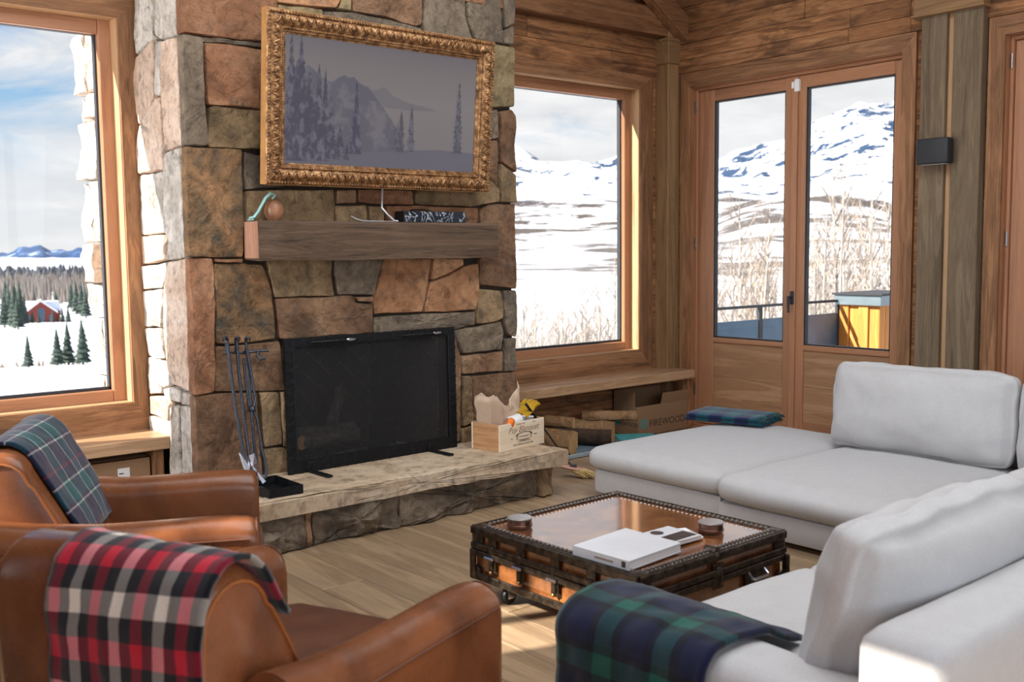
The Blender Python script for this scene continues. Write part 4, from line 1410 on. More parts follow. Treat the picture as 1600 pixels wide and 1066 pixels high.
def spruce(u, v0, v1, w, mat, dep, seed):
    rnd = random.Random(seed)
    L, Rr = [], []
    n = 14
    for i in range(n + 1):
        f = i / n
        hw = w * (.06 + .94 * f ** .8) * (.72 + .5 * rnd.random())
        v = v0 + (v1 - v0) * f
        L.append((u - hw, v)); Rr.append((u + hw, v))
        if i < n:
            L.append((u - hw * .62, v + .3 / n * (v1 - v0))); Rr.append((u + hw * .62, v + .3 / n * (v1 - v0)))
    poly = [(max(0, a), b) for a, b in L] + [(max(0, a), b) for a, b in reversed(Rr)]
    m = MB()
    k = len(L)
    m.add([(-sw + 2 * sw * a, .02 - dep, sh - 2 * sh * b) for a, b in [(max(0, a), b) for a, b in L] + [(max(0, a), b) for a, b in Rr]], [(i, i + 1, k + i + 1, k + i) for i in range(k - 1)])
    m.build('picture_spruce', mat, tv, smooth=0, recalc=False)


for i, (u, v0, v1, w, far) in enumerate([(.03, .0, .95, .045, 0), (.075, .0, .96, .05, 0), (.055, .2, .98, .06, 0), (.115, .24, .96, .045, 0), (.16, .2, .96, .04, 0), (.19, .22, .95, .035, 0), (.145, .45, .97, .06, 0), (.22, .45, .95, .04, 0),
                                   (.265, .68, .93, .03, 0), (.345, .30, .90, .034, 0), (.30, .82, .95, .02, 0), (.15, .8, .97, .03, 0), (.58, .50, .86, .028, 1), (.635, .44, .85, .024, 1), (.56, .6, .86, .02, 1), (.90, .2, .84, .032, 1)]):
    spruce(u, v0, v1, w, P_TREE2 if far else P_TREE, .004 + .0004 * i, 40 + i)
MB().box(-.5, .5, .055, .13, -.25, .25).build('wall_bracket', M['black'], tv, smooth=0)

# things on the mantel
TOP = 1.7905
o = thing('media_box', 'slim black box with white reflections painted on its front, lying on the mantel under the frame', 'box', (3.86, 5.44, TOP))
MB().box(-.245, .245, -.055, .05, .0, .072, .003).build('case', M['black'], o, smooth=0)
m_, t_ = new_mat('reflection_face')
v_ = t_.n('ShaderNodeTexCoord').outputs['Object']
nn = t_.noise(v_, 7, 4, .6, 2.5)
M['box_reflections'] = finish(m_, t_, t_.ramp(t_.math('ABSOLUTE', t_.math('SUBTRACT', nn, .5)), [(.0, lin((220, 224, 230))), (.008, lin((170, 178, 188))), (.02, lin((34, 42, 54)))]), .2)  # white streaks paint reflections onto the dark front
MB().box(-.238, .238, -.0575, -.055, .004, .069).build('front_face', M['box_reflections'], o, smooth=0, label='glossy front with painted white reflections')
MB().tube([(-.18, .05, .05), (-.1, .065, .085), (.0, .07, .088), (.06, .05, .07)], .005, 6).build('cord', M['black'], o)
cb = MB().tube([(3.515, 5.47, 2.01), (3.49, 5.44, 1.93), (3.475, 5.42, 1.88), (3.50, 5.40, 1.84), (3.54, 5.385, 1.80), (3.565, 5.38, TOP + .006)], .006, 8).build('cable', M['silver_cable'])
tag(cb, 'silver cable hanging down from the gilded frame to the mantel', 'cable')
cb = MB().tube([(3.24, 5.40, TOP + .035), (3.27, 5.40, TOP + .018), (3.32, 5.40, TOP + .006), (3.4, 5.41, TOP + .005), (3.5, 5.42, TOP + .005), (3.6, 5.43, TOP + .005)], [.004, .006, .005, .005, .005, .005], 8).build('cable', M['silver_cable'])
tag(cb, 'silver cable lying flat along the mantel left of the black box', 'cable')
fg = thing('wooden_figurine', 'small turned brown wooden figure with a curved pale green neck on the mantel end', 'figurine', (2.745, 5.43, TOP))
fgm = MB(); fgm.lathe([(.001, 0), (.034, 0), (.05, .025), (.056, .06), (.05, .09), (.034, .11), (.022, .118), (.001, .12)], 16)
fgm.build('body', M['s_orange'] if False else plain('turned_wood', (150, 104, 74), .4, nscale=20, namt=.3), fg)
fgm = MB(); fgm.tube([(-.02, -.02, .125), (.0, -.02, .148), (-.03, -.02, .155), (-.06, -.02, .13), (-.085, -.02, .09), (-.11, -.02, .05), (-.135, -.02, .02), (-.165, -.02, .012), (-.17, -.02, .004), (-.14, -.02, .006)], [.006, .009, .011, .010, .009, .009, .009, .008, .007, .006], 8)
fgm.build('curved_neck', plain('verdigris', (150, 196, 190), .45, .3, namt=.15), fg, label='long curved pale green neck')

# ------------------------------------------------------------------ fire tools, crate and firewood
ft = thing('fire_tool_tray', 'black iron tray with a tool stand at the left end of the hearth slab', 'tool stand', (2.50, 5.12, .2925))
tr_ = MB()
tr_.box(-.09, .11, -.20, .12, 0, .006); tr_.box(-.09, -.084, -.20, .12, .006, .055); tr_.box(.104, .11, -.20, .12, .006, .055); tr_.box(-.084, .104, -.20, -.194, .006, .055); tr_.box(-.084, .104, .114, .12, .006, .055)
tr_.build('tray', M['iron'], ft, smooth=0)


def tw(pts, r0, r1, turns_at):
    """twisted rod"""
    return MB().tube(pts, r0, 8)


def P3(px, py, y): return at(px, py, 'y', y) - Vector((2.50, 5.12, .2925))
pole = MB(); pole.tube([P3(400, 756, 5.2), P3(393, 640, 5.34), P3(386, 552, 5.42)], .009, 8); pole.build('pole', M['forged'], ft)
hk = MB(); hk.tube([P3(353, 549, 5.42), P3(365, 551, 5.42), P3(385, 551, 5.42), P3(405, 548, 5.40), P3(420, 548, 5.38)], .008, 8)
hk.tube([P3(405, 548, 5.40), P3(402, 556, 5.39), P3(407, 561, 5.37), P3(415, 560, 5.36)], .008, 8)
hk.build('hook_bar', M['forged'], ft)


def tool(name, label, px, shaft, extra=None, twist=None):
    base = at(px[0], px[1], 'y', shaft[0])
    o = thing(name, label, 'fire tool', base, group='iron tools in the hearth stand')
    return o


def rod(o, pts, r, mat='forged', nm='shaft', n=8):
    base = Vector(o.location)
    m = MB(); m.tube([at(a, b, 'y', y) - base for a, b, y in pts], r, n)
    return m.build(nm, M[mat], o)


def curl(o, x, y0, dep, d=1):
    base = Vector(o.location)
    m = MB(); m.tube([at(x, y0 + 9, 'y', dep) - base, at(x - 1 * d, y0 + 3, 'y', dep) - base, at(x + 1 * d, y0 - 1, 'y', dep - .01) - base, at(x + 5 * d, y0 + 1, 'y', dep - .02) - base, at(x + 5 * d, y0 + 4, 'y', dep - .03) - base], [.009, .010, .010, .008, .006], 8)
    m.build('curled_grip', M['forged'], o)
    m = MB()
    for i in range(6):
        p = at(x, y0 + 8 + i * 3.2, 'y', dep) - base
        m.ball(p, .0115, 6, 4, sc=(1, 1, .8))
    m.build('twisted_grip', M['forged'], o)


o = tool('fire_shovel', 'iron fire shovel with a bright steel blade leaning at the left of the tool stand', (388, 748), (5.13,))
rod(o, [(355, 534, 5.40), (360, 575, 5.37), (368, 640, 5.29), (380, 705, 5.21), (386, 725, 5.18)], .010)
curl(o, 354, 528, 5.40, -1)
base = Vector(o.location)
bl = MB()
q = [at(373, 708, 'y', 5.17), at(380, 706, 'y', 5.20), at(393, 736, 'y', 5.14), at(384, 742, 'y', 5.11)]
bl.loft([[p - base for p in q], [p - base + Vector((.004, -.008, 0)) for p in q]])
bl.build('blade', M['steel'], o, smooth=0, label='bright steel shovel blade')
o = tool('ash_scoop', 'iron scoop with a long shiny steel blade in the middle of the tool stand', (408, 755), (5.12,))
base = Vector(o.location)
rod(o, [(370, 532, 5.41), (373, 580, 5.37), (381, 650, 5.30), (389, 712, 5.2)], .010)
curl(o, 369, 528, 5.41, 1)
q = [at(386, 712, 'y', 5.2), at(395, 708, 'y', 5.2), at(400, 722, 'y', 5.16), at(413, 752, 'y', 5.1), at(408, 756, 'y', 5.1), at(393, 728, 'y', 5.14)]
bl = MB(); bl.loft([[p - base for p in q], [p - base + Vector((.004, -.01, 0)) for p in q]])
bl.build('blade', M['steel'], o, smooth=0, label='shiny narrow steel blade')
o = tool('fire_tongs', 'pair of iron log tongs with a twisted collar at the right of the tool stand', (413, 748), (5.16,))
base = Vector(o.location)
rod(o, [(384, 535, 5.40), (392, 580, 5.37), (399, 625, 5.32), (396, 637, 5.30), (393, 645, 5.29), (397, 690, 5.24), (401, 722, 5.2), (399, 735, 5.18)], .0085, nm='arm')
rod(o, [(380, 560, 5.40), (386, 610, 5.34), (389, 634, 5.31), (396, 641, 5.30), (402, 655, 5.28), (409, 700, 5.22), (416, 732, 5.17), (415, 748, 5.15)], .0085, nm='arm')
curl(o, 385, 528, 5.40, 1)
MB().ball(at(394, 640, 'y', 5.30) - base, .022, 8, 6).build('collar', M['forged'], o)

# pine wine crate with kindling odds and ends
CR = R(8)
cr = thing('wooden_crate', 'pale pine wine crate printed with script lettering at the right end of the hearth', 'crate', (4.121, 5.078, .2925), CR)
cl_, cw_, ch_ = .446, .258, .178
MB().box(0, cl_, 0, .012, 0, ch_, .0015).build('front_board', M['crate'], cr, smooth=0)
MB().box(0, cl_, cw_ - .012, cw_, 0, ch_, .0015).build('back_board', M['crate'], cr, smooth=0)
MB().box(0, .012, .0125, cw_ - .0125, 0, ch_, .0015).build('end_board', M['crate_side'], cr, smooth=0)
MB().box(cl_ - .012, cl_, .0125, cw_ - .0125, 0, ch_, .0015).build('end_board', M['crate_side'], cr, smooth=0)
MB().box(.012, cl_ - .012, .012, cw_ - .012, 0, .01).build('bottom_board', M['crate'], cr, smooth=0)


def text(s, parent, loc, rot, size, mat, shear=0.0, align='CENTER', ext=.0004, name='lettering', sx=1.0):
    c = bpy.data.curves.new(name, 'FONT')
    c.body = s; c.size = size; c.shear = shear; c.align_x = align; c.align_y = 'CENTER'; c.extrude = ext
    c.resolution_u = 3
    tmp = bpy.data.objects.new(name, c)
    COL.objects.link(tmp)
    me = bpy.data.meshes.new_from_object(tmp.evaluated_get(bpy.context.evaluated_depsgraph_get()))
    bpy.data.objects.remove(tmp); bpy.data.curves.remove(c)
    o = bpy.data.objects.new(name, me)
    me.materials.clear(); me.materials.append(mat)
    COL.objects.link(o)
    o['kind'] = 'stuff'
    o.parent = parent; o.location = loc; o.rotation_euler = rot; o.scale = (sx, 1, 1)
    return o


FR = (R(90), 0, 0)
text('Puy Blanquet', cr, (.235, -.0006, .128), FR, .058, M['ink_soft'], .35, sx=1.0)
text('GRAND VIN', cr, (.205, -.0006, .163), FR, .016, M['ink_soft'])
text('2016', cr, (.34, -.0006, .163), FR, .014, M['ink_soft'])
text('PUY BLANQUET', cr, (.24, -.0006, .078), FR, .014, M['ink'])
text('1999', cr, (.115, -.0006, .072), FR, .013, M['ink_soft'])
text('SAINT', cr, (.355, -.0006, .078), FR, .013, M['ink'])
text('SAINT-EMILION GRAND CRU', cr, (.23, -.0006, .028), FR, .0155, M['ink'])
em = MB()
for k in range(14):        # engraved ribbon emblem round the name
    a = math.pi * k / 13
    em.box(.24 - .075 * math.cos(a) - .008, .24 - .075 * math.cos(a) + .008, -.0008, .0, .086 + .02 * math.sin(a) - .003, .086 + .02 * math.sin(a) + .002)
for xx in (-1, 1):
    for k in range(5):
        em.box(.24 + xx * (.066 + .006 * (k % 2)) - .007, .24 + xx * (.066 + .006 * (k % 2)) + .007, -.0008, 0, .060 + k * .009, .064 + k * .009)
for k in range(9):
    em.box(.19 + k * .0115, .197 + k * .0115, -.0008, 0, .052 - .004 * math.sin(math.pi * k / 8), .06)
em.box(.175, .305, -.0008, 0, .044, .047)
em.build('printed_emblem', M['ink'], cr, smooth=0)


def in_crate(x, y, z):
    c, s = math.cos(CR), math.sin(CR)
    return Vector((4.121 + x * c - y * s, 5.078 + x * s + y * c, .2925 + z))


# torn brown paper bag standing in the crate
pb = MB()
lo = []
sec = [(-1, -1), (-.4, -.92), (.1, -1.06), (.55, -.9), (1, -1), (1.02, -.2), (1, .5), (1, 1), (.3, .95), (-.3, 1.05), (-1, 1), (-.98, .1)]
for i in range(8):
    f = i / 7
    lp = []
    for k, (u, v) in enumerate(sec):
        x = .122 + u * (.085 + .012 * f) - .035 * f
        y = .15 + v * (.058 + .012 * f)
        top = .34 + .012 * math.sin(k * 2.3) + (.02 if u < 0 else -.015 * u) - (.05 if (u > .5 and v < 0) else 0)
        j_ = .005 * math.sin(k * 5.1 + i * 2.7) * f
        lp.append(in_crate(x + j_, y - j_, .012 + f * (top - .012)))
    lo.append(lp)
pb.loft(lo, caps=False)
o = pb.build('paper_bag', M['paper'], smooth=18); o.modifiers.new('t', 'SOLIDIFY').thickness = .002
tag(o, 'pinkish brown paper bag standing open at the left in the pine crate', 'bag')
tp = MB()
lo = []
prof_ = [(.0, .33, .36), (.16, .30, .345), (.33, .25, .34), (.5, .16, .325), (.66, .12, .28), (.82, .08, .22), (1.0, .05, .15)]
for i in range(9):
    u = i / 8                                   # across, left to right
    lp = []
    for k in range(8):
        f = k / 7
        h = (.10 + .235 * u ** 1.7)             # torn slanting upper edge
        x = .17 + .15 * u + .012 * math.sin(k * 1.9 + i)
        y = .16 - .03 * u + .016 * math.sin(i * 2.1 + k * 1.3) - .05 * (1 - f)
        lp.append(in_crate(x, y, .10 + h * f))
    lo.append(lp)
tp.loft(lo, caps=False, closed=False)
o = tp.build('torn_paper', M['paper'], smooth=20); o.modifiers.new('t', 'SOLIDIFY').thickness = .0025
tag(o, 'crumpled torn sheet of brown paper between the bag and the yellow gloves', 'paper')
o = MB().lathe([(.001, 0), (.038, 0), (.041, .004), (.041, .09), (.038, .095), (.02, .095), (.001, .09)], 18).build('paper_roll', M['white'], None, in_crate(.17, .075, .165), (R(78), R(12), CR + R(75)))
tag(o, 'white roll lying on top inside the pine crate', 'roll')
o = MB().lathe([(.001, 0), (.026, 0), (.028, .01), (.024, .05), (.016, .062), (.001, .064)], 14).build('orange_cap', M['orange'], None, in_crate(.125, .03, .15), (R(20), R(10), 0))
tag(o, 'orange plastic cap of a bottle at the front left of the crate', 'cap')
o = thing('packet', 'small white packet with green print in the crate under the gloves', 'packet', in_crate(.325, .06, .17), CR, rot=(R(-55), R(8), CR + R(-10)))
MB().box(-.05, .05, -.035, .035, -.006, .006, .002).build('packet_body', M['white'], o, smooth=0)
MB().prism([(-.03, -.01), (.0, .025), (.03, .005), (.01, -.02)], .0061, .0068).build('printed_leaf', M['green'], o, smooth=0)


def glove(name, label, base, fwd, up, seed):
    """thick leather work glove: cuff, palm, four fingers and a thumb"""
    fwd = fwd.normalized(); side_ = fwd.cross(up).normalized(); up = side_.cross(fwd)
    Mx = Matrix((fwd.to_4d(), side_.to_4d(), up.to_4d(), (0, 0, 0, 1))).transposed()
    Mx[0][3] = Mx[1][3] = Mx[2][3] = 0
    Mx.translation = base
    Mx[3] = (0, 0, 0, 1)
    o = thing(name, label, 'glove', base)
    inv = Matrix.Translation(-Vector(base))
    m = MB(); lo = []
    for i in range(9):
        f = i / 8
        x = -.02 + .14 * f
        wy, wz = (.052 + .012 * math.sin(f * 3)), .020 + .008 * (1 - f)
        lo.append([(x, wy * math.cos(2 * math.pi * j / 16), wz * math.sin(2 * math.pi * j / 16) + .004 * fbm((x * 9, j, seed), 1.2)) for j in range(16)])
    m.loft(lo, M=inv @ Mx)
    m.build('palm', M['yellow'], o, smooth=60)
    for k, (yy, L) in enumerate(((-.044, .07), (-.015, .085), (.015, .082), (.043, .062))):
        MB().tube([(.10, yy * .9, 0), (.13, yy, .004), (.13 + L * .5, yy * 1.1, -.004), (.12 + L, yy * 1.12, -.02)], [.015, .0165, .0155, .010], 10, M=inv @ Mx).build('finger', M['yellow'], o, smooth=60)
    MB().tube([(.02, -.045, 0), (.055, -.07, .002), (.085, -.082, -.004), (.105, -.08, -.01)], [.016, .0165, .015, .009], 10, M=inv @ Mx).build('thumb', M['yellow'], o, smooth=60)
    return o


glove('work_glove', 'yellow leather work glove lying uppermost over the right side of the pine crate', in_crate(.31, .09, .205), Vector((.84, .30, .40)), Vector((-.35, -.3, 1)), 1)
glove('work_glove', 'yellow leather work glove tucked under the other glove at the crate rim', in_crate(.23, .15, .17), Vector((.8, .25, .55)), Vector((-.5, -.3, .9)), 2)
pk = thing('twisted_poker', 'black iron poker with twisted grip leaning on the right side of the pine crate', 'poker', (4.72, 5.30, .0))
pa, pb_ = at(866, 692, 'y', 5.25), at(822, 632, 'y', 5.16)
pe = pa + (pa - pb_) * .75
bp_ = Vector((4.72, 5.30, 0))
MB().tube([pe - bp_, pa - bp_, pb_ + (pa - pb_) * .45 - bp_], .006, 8).build('shaft', M['forged'], pk)
gp = MB()
gp.tube([pb_ + (pa - pb_) * .5 - bp_, pb_ - bp_], .008, 8)
for i in range(14):
    gp.ball(pb_ + (pa - pb_) * (.48 * i / 14) - bp_, .0125, 6, 4, sc=(.8, 1, .8))
gp.build('twisted_grip', M['black'], pk)

# hand brush on the floor
hb = thing('hearth_brush', 'small pink wooden hand brush with straw bristles on the floor beside the hearth', 'brush', (4.90, 5.13, 0), R(-42))
m = MB(); lo = []
for i in range(9):
    f = i / 8; x = -.14 + .16 * f
    w, h = .028 + .022 * math.sin(math.pi * min(1, f * .9 + .1)), .016
    lo.append([(x, w * math.cos(2 * math.pi * j / 12), .075 + .01 * math.cos(f * 2) - .02 * f + h * math.sin(2 * math.pi * j / 12)) for j in range(12)])
m.loft(lo); m.build('handle_block', plain('pink_wood', (196, 150, 128), .6), hb, smooth=50)
m = MB()
for i in range(130):
    a, b = random.uniform(-.09, .03), random.uniform(-.04, .04)
    e = (a + random.uniform(.03, .10) + .02, b * 1.35 + random.uniform(-.01, .01), random.uniform(.003, .02))
    m.tube([(a, b, .062), ((a + e[0]) / 2, (b + e[1]) / 2, .04), e], [.0035, .003, .0015], 4)
m.build('bristles', M['straw'], hb, kind='stuff')
MB().tube([(-.09, .0, .085), (-.10, .01, .115), (-.12, .02, .135), (-.13, .0, .15)], .006, 6).build('hanging_cord', M['black'], hb)
MB().box(-.08, -.03, -.03, .03, .084, .092, .003).build('badge', M['black'], hb, smooth=0)

# shallow metal tray with split firewood under the right bench
ty = thing('firewood_tray', 'shallow pale blue metal tray on the floor under the firewood', 'tray', (5.5, 5.95, 0))
MB().box(-.62, .62, -.30, .22, .004, .012).build('tray_bottom', plain('galvanized', (150, 172, 186), .4, .4), ty, smooth=0)
MB().box(-.62, .62, -.315, -.30, .004, .035, .003).build('tray_edge', plain('galvanized_edge', (176, 198, 212), .4, .4), ty, smooth=0)
for i, (x, y, z, L, r, rz, ro, lab) in enumerate([
        (5.28, 5.93, .10, .52, .105, 108, 0, 'split log with pale broken end nearest the hearth'),
        (5.74, 5.97, .105, .50, .11, 122, 50, 'thick bark covered log second from the hearth in the tray'),
        (5.52, 6.05, .08, .40, .08, 95, 20, 'smaller log at the back of the tray between the two thick logs'),
        (5.40, 6.03, .235, .46, .05, 112, 160, 'thin split stick resting on top of the log nearest the hearth'),
        (5.98, 5.92, .225, .46, .045, 140, 80, 'flat split board lying across the bark covered log')]):
    o = thing('firewood_log', lab, 'log', (x, y, z), R(rz - 90) if False else 0, 'split logs under the bench', rot=(R(ro * .0), 0, R(rz + 180)))
    lm = log_mesh(L, r, 12, i * 3 + 1, split=True)
    b = lm.build('wood', M['log'], o, smooth=30)
    cap = MB()
    n = 12
    cap.add([v + Vector((-.002, 0, 0)) for v in lm.v[:n]], [tuple(range(n))]); cap.build('sawn_end', M['log_end'], o, smooth=0)
    cap = MB(); cap.add([v + Vector((.002, 0, 0)) for v in lm.v[-n:]], [tuple(range(n))]); cap.build('sawn_end', M['log_end'], o, smooth=0)
    if i not in (1, 2): continue
    bk = MB(); lo = []
    for k in range(7):
        lo.append([v + Vector((0, .0, .0)) + Vector((0, v.y, v.z)) * .05 for v in lm.v[k * n + 5:k * n + 10]])
    bk.loft(lo, caps=False, closed=False); bo = bk.build('bark', M['bark'], o, smooth=50)
    bo.modifiers.new('t', 'SOLIDIFY').thickness = .006


def carton(name, label, x0, x1, y0, y1, h, rz=0.0, flaps=True, mat='card'):
    o = thing(name, label, 'box', ((x0 + x1) / 2, (y0 + y1) / 2, 0), rz)
    w, d = (x1 - x0) / 2, (y1 - y0) / 2
    MB().box(-w, w, -d, -d + .005, 0, h).build('side', M[mat], o, smooth=0)
    MB().box(-w, w, d - .005, d, 0, h).build('side', M[mat], o, smooth=0)
    MB().box(-w, -w + .005, -d + .005, d - .005, 0, h).build('side', M[mat], o, smooth=0)
    MB().box(w - .005, w, -d + .005, d - .005, 0, h).build('side', M[mat], o, smooth=0)
    MB().box(-w, w, -d, d, 0, .005).build('bottom', M[mat], o, smooth=0)
    return o, w, d


fbx_, w, d = carton('firewood_box', 'open brown cardboard box printed FIREWOOD under the right bench in the corner', 6.33, 6.98, 5.93, 6.21, .26)
# flaps: left one up, front one up, others folded back
m = MB(); m.box(-w, -w + .004, -d + .03, d, .26, .385); m.build('flap', M['card'], fbx_, smooth=0)
m = MB(); m.box(-w + .30, w, -d - .0, -d + .004, .26, .36, M=Matrix.Translation((0, -d, .26)) @ Matrix.Rotation(R(14), 4, 'X') @ Matrix.Translation((0, d, -.26))); m.build('flap', M['card'], fbx_, smooth=0)
m = MB(); m.box(-w, w, d - .004, d, .26, .38); m.build('flap', M['card'], fbx_, smooth=0)
text('FIREWOOD', fbx_, (.06, -d - .0008, .10), FR, .085, M['ink'], sx=1.05)
MB().tube([(-.24, -d - .0002, .105), (-.24, -d - .0012, .105)], .042, 20).build('printed_emblem', M['teal'], fbx_, smooth=0, label='round teal emblem')
MB().tube([(-.24, -d - .0012, .105), (-.24, -d - .0016, .105)], .02, 14).build('emblem_centre', M['card'], fbx_, smooth=0)
text('FIREWOOD', fbx_, (-w - .0008, -.02, .10), (R(90), 0, R(-90)), .05, M['ink'])
MB().tube([(-w - .0002, .09, .105), (-w - .0012, .09, .105)], .026, 18).build('printed_emblem', M['teal'], fbx_, smooth=0, label='round teal emblem')
o = MB().box(-.2, .2, -.07, .07, 0, .012, .002).build('teal_sheet', M['teal'], None, (6.12, 5.74, .05), (R(10), R(4), R(-14)))
tag(o, 'flat teal card lying on the logs in front of the firewood box', 'card')
b2, w, d = carton('shipping_box', 'brown cardboard shipping box with a white label under the left bench', 1.62, 2.16, 5.97, 6.22, .41)
MB().box(-w, w, -d, d, .405, .41).build('lid', M['card'], b2, smooth=0)
MB().box(.08, .15, -d - .001, -d, .22, .36).build('shipping_label', M['white'], b2, smooth=0)
for k in range(4):
    MB().box(.088, .088 + .05 - .008 * k, -d - .0015, -d - .001, .25 + k * .025, .257 + k * .025).build('label_line', M['ink'], b2, smooth=0)
MB().box(-w + .002, -w + .045, -d - .001, -d, .24, .35).build('tape_patch', plain('blue_tape', (60, 120, 200), .5), b2, smooth=0, label='blue sticker at the box edge')
b3, w, d = carton('dark_box', 'dark brown box in the shade under the left bench, left of the shipping box', 1.1, 1.56, 5.98, 6.22, .38, mat='dark_wood')
MB().box(-w, w, -d, d, .375, .38).build('lid', M['dark_wood'], b3, smooth=0)
MB().box(.12, .15, -d - .001, -d, .10, .34).build('pale_strip', M['card'], b3, smooth=0)
# ------------------------------------------------------------------ trunk used as a low table
# world corners of the lid: (2.81,3.65) (2.80,2.61) (3.77,2.67) (3.77,3.67), top at 0.345
TX, TY, TZ0, TZ1, TZS = .485, .512, .100, .345, .242        # half sizes, bottom, top, lid seam
tk = thing('steamer_trunk', 'low brown steamer trunk with black studded edges used as a coffee table on casters', 'trunk', (3.29, 3.15, 0), R(1.2))
MB().box(-TX + .012, TX - .012, -TY + .012, TY - .012, TZ0, TZS - .004, .004).build('body', M['hide'], tk, smooth=0)
MB().box(-TX + .012, TX - .012, -TY + .012, TY - .012, TZS + .004, TZ1 - .006, .006).build('lid', M['hide'], tk, smooth=0)
ir = lambda *a, b=.004: MB().box(*a, b)
ew = .034
# edge bindings: top rim, seam pair, bottom rim, uprights
for z0, z1, nm in ((TZ1 - ew, TZ1, 'top_binding'), (TZS + .002, TZS + .030, 'lid_binding'), (TZS - .030, TZS - .002, 'body_binding'), (TZ0, TZ0 + .034, 'bottom_binding')):
    for s in (-1, 1):
        ir(-TX, TX, s * TY - .014, s * TY + .002, z0, z1).build(nm, M['trunk_iron'], tk, smooth=0)
        ir(s * TX - .014, s * TX + .002, -TY, TY, z0, z1).build(nm, M['trunk_iron'], tk, smooth=0)
for s in (-1, 1):
    m = MB(); m.tube([(s * (TX - .005), -TY, TZ1 - .007), (s * (TX - .005), TY, TZ1 - .007)], .011, 10); m.build('rim_roll', M['trunk_iron'], tk)
    m = MB(); m.tube([(-TX, s * (TY - .005), TZ1 - .007), (TX, s * (TY - .005), TZ1 - .007)], .011, 10); m.build('rim_roll', M['trunk_iron'], tk)
    ir(s * (TX - .036) - .012, s * (TX - .036) + .022, -TY, TY, TZ1 - .008, TZ1 - .001, b=.002).build('rim_band', M['trunk_iron'], tk, smooth=0)
    ir(-TX + .05, TX - .05, s * (TY - .036) - (.022 if s < 0 else .012), s * (TY - .036) + (.012 if s < 0 else .022), TZ1 - .008, TZ1 - .0012, b=.002).build('rim_band', M['trunk_iron'], tk, smooth=0)
for sx in (-1, 1):
    for sy in (-1, 1):
        ir(sx * TX - .020, sx * TX + .003, sy * TY - .03, sy * TY + .003, TZ0, TZS, b=.006).build('corner_binding', M['trunk_iron'], tk, smooth=0)
        m = MB()
        m.box(sx * (TX - .034) - .04, sx * (TX - .034) + .04, sy * (TY - .034) - .04, sy * (TY - .034) + .04, TZS + .006, TZ1 + .004, .018, 3)
        m.build('corner_cap', M['trunk_iron'], tk, smooth=40)
        m = MB(); m.box(sx * (TX - .026) - .032, sx * (TX - .026) + .032, sy * (TY - .026) - .032, sy * (TY - .026) + .032, TZ0 - .004, TZ0 + .06, .012, 2)
        m.build('corner_cap', M['trunk_iron'], tk, smooth=40)
# studs: rows of nail heads round the rim and the bindings
st = MB(); nb = MB()
n = 34
for k in range(n):
    f = -1 + 2 * (k + .5) / n
    for s in (-1, 1):
        st.ball((s * (TX - .040), f * (TY - .06), TZ1 + .002), .0098, 6, 4, sc=(1, 1, .7))
        st.ball((f * (TX - .06), s * (TY - .040), TZ1 + .002), .0098, 6, 4, sc=(1, 1, .7))
        for z in (TZ1 - .026, TZS + .016, TZS - .016, TZ0 + .017):
            nb.ball((s * (TX + .001), f * TY, z), .0042, 5, 4)
            nb.ball((f * TX, s * (TY + .001), z), .0042, 5, 4)
st.build('rim_studs', M['stud'], tk, kind='stuff')
nb.build('nail_heads', M['brass'], tk, kind='stuff')
# straps, hasps, handle
for f in (-.72, -.35, .08, .5):
    y = -f * TY
    ir(-TX - .006, -TX + .002, y - .028, y + .028, TZS + .0, TZ1 - .02).build('strap', M['trunk_iron'], tk, smooth=0)
    ir(-TX - .006, -TX + .002, y - .024, y + .024, TZ0 + .05, TZS - .0).build('strap', M['trunk_iron'], tk, smooth=0)
    h = ir(-TX - .016, -TX - .004, y - .014, y + .014, TZS - .075, TZS + .034, b=.005).build('hasp', M['trunk_iron'], tk, smooth=0)
    MB().box(-TX - .030, -TX - .012, y - .03, y + .03, TZS - .026, TZS - .012, .004).build('hasp_lever', M['steel'], tk, smooth=0)
    MB().ball((-TX - .012, y, TZS - .085), .009, 8, 6).build('rivet', M['brass'], tk)
ir(-.035, .035, -TY - .008, -TY, TZS - .055, TZS + .055, b=.004).build('centre_hasp', M['trunk_iron'], tk, smooth=0)
MB().ball((0, -TY - .008, TZS), .026, 10, 6, sc=(1, .5, 1.7)).build('lock_boss', M['trunk_iron'], tk)
MB().tube([(-.02, -TY + .004, TZ1 - .004), (-.02, -TY - .004, TZ1 - .02)], .02, 8).build('rim_clamp', M['trunk_iron'], tk)
MB().tube([(.0, -TY + .06, TZ1), (.0, -TY, TZ1 + .002)], .018, 8).build('rim_clamp', M['trunk_iron'], tk)
ir(.19, .33, -TY - .006, -TY, TZS - .10, TZS - .02, b=.003).build('handle_plate', M['trunk_iron'], tk, smooth=0)
MB().tube([(.205, -TY - .008, TZS - .03), (.205, -TY - .03, TZS - .05), (.215, -TY - .034, TZS - .056), (.305, -TY - .034, TZS - .056), (.315, -TY - .03, TZS - .05), (.315, -TY - .008, TZS - .03)], .0075, 8).build('handle', M['steel'], tk)
for x in (-TX - .0, ):
    for k in range(5):
        y = -TY + .12 + k * .2
        MB().box(-TX - .002, -TX + .012, y - .07, y + .07, TZ0 + .005, TZ0 + .03, .003).build('bottom_slat', M['barn_y'], tk, smooth=0)
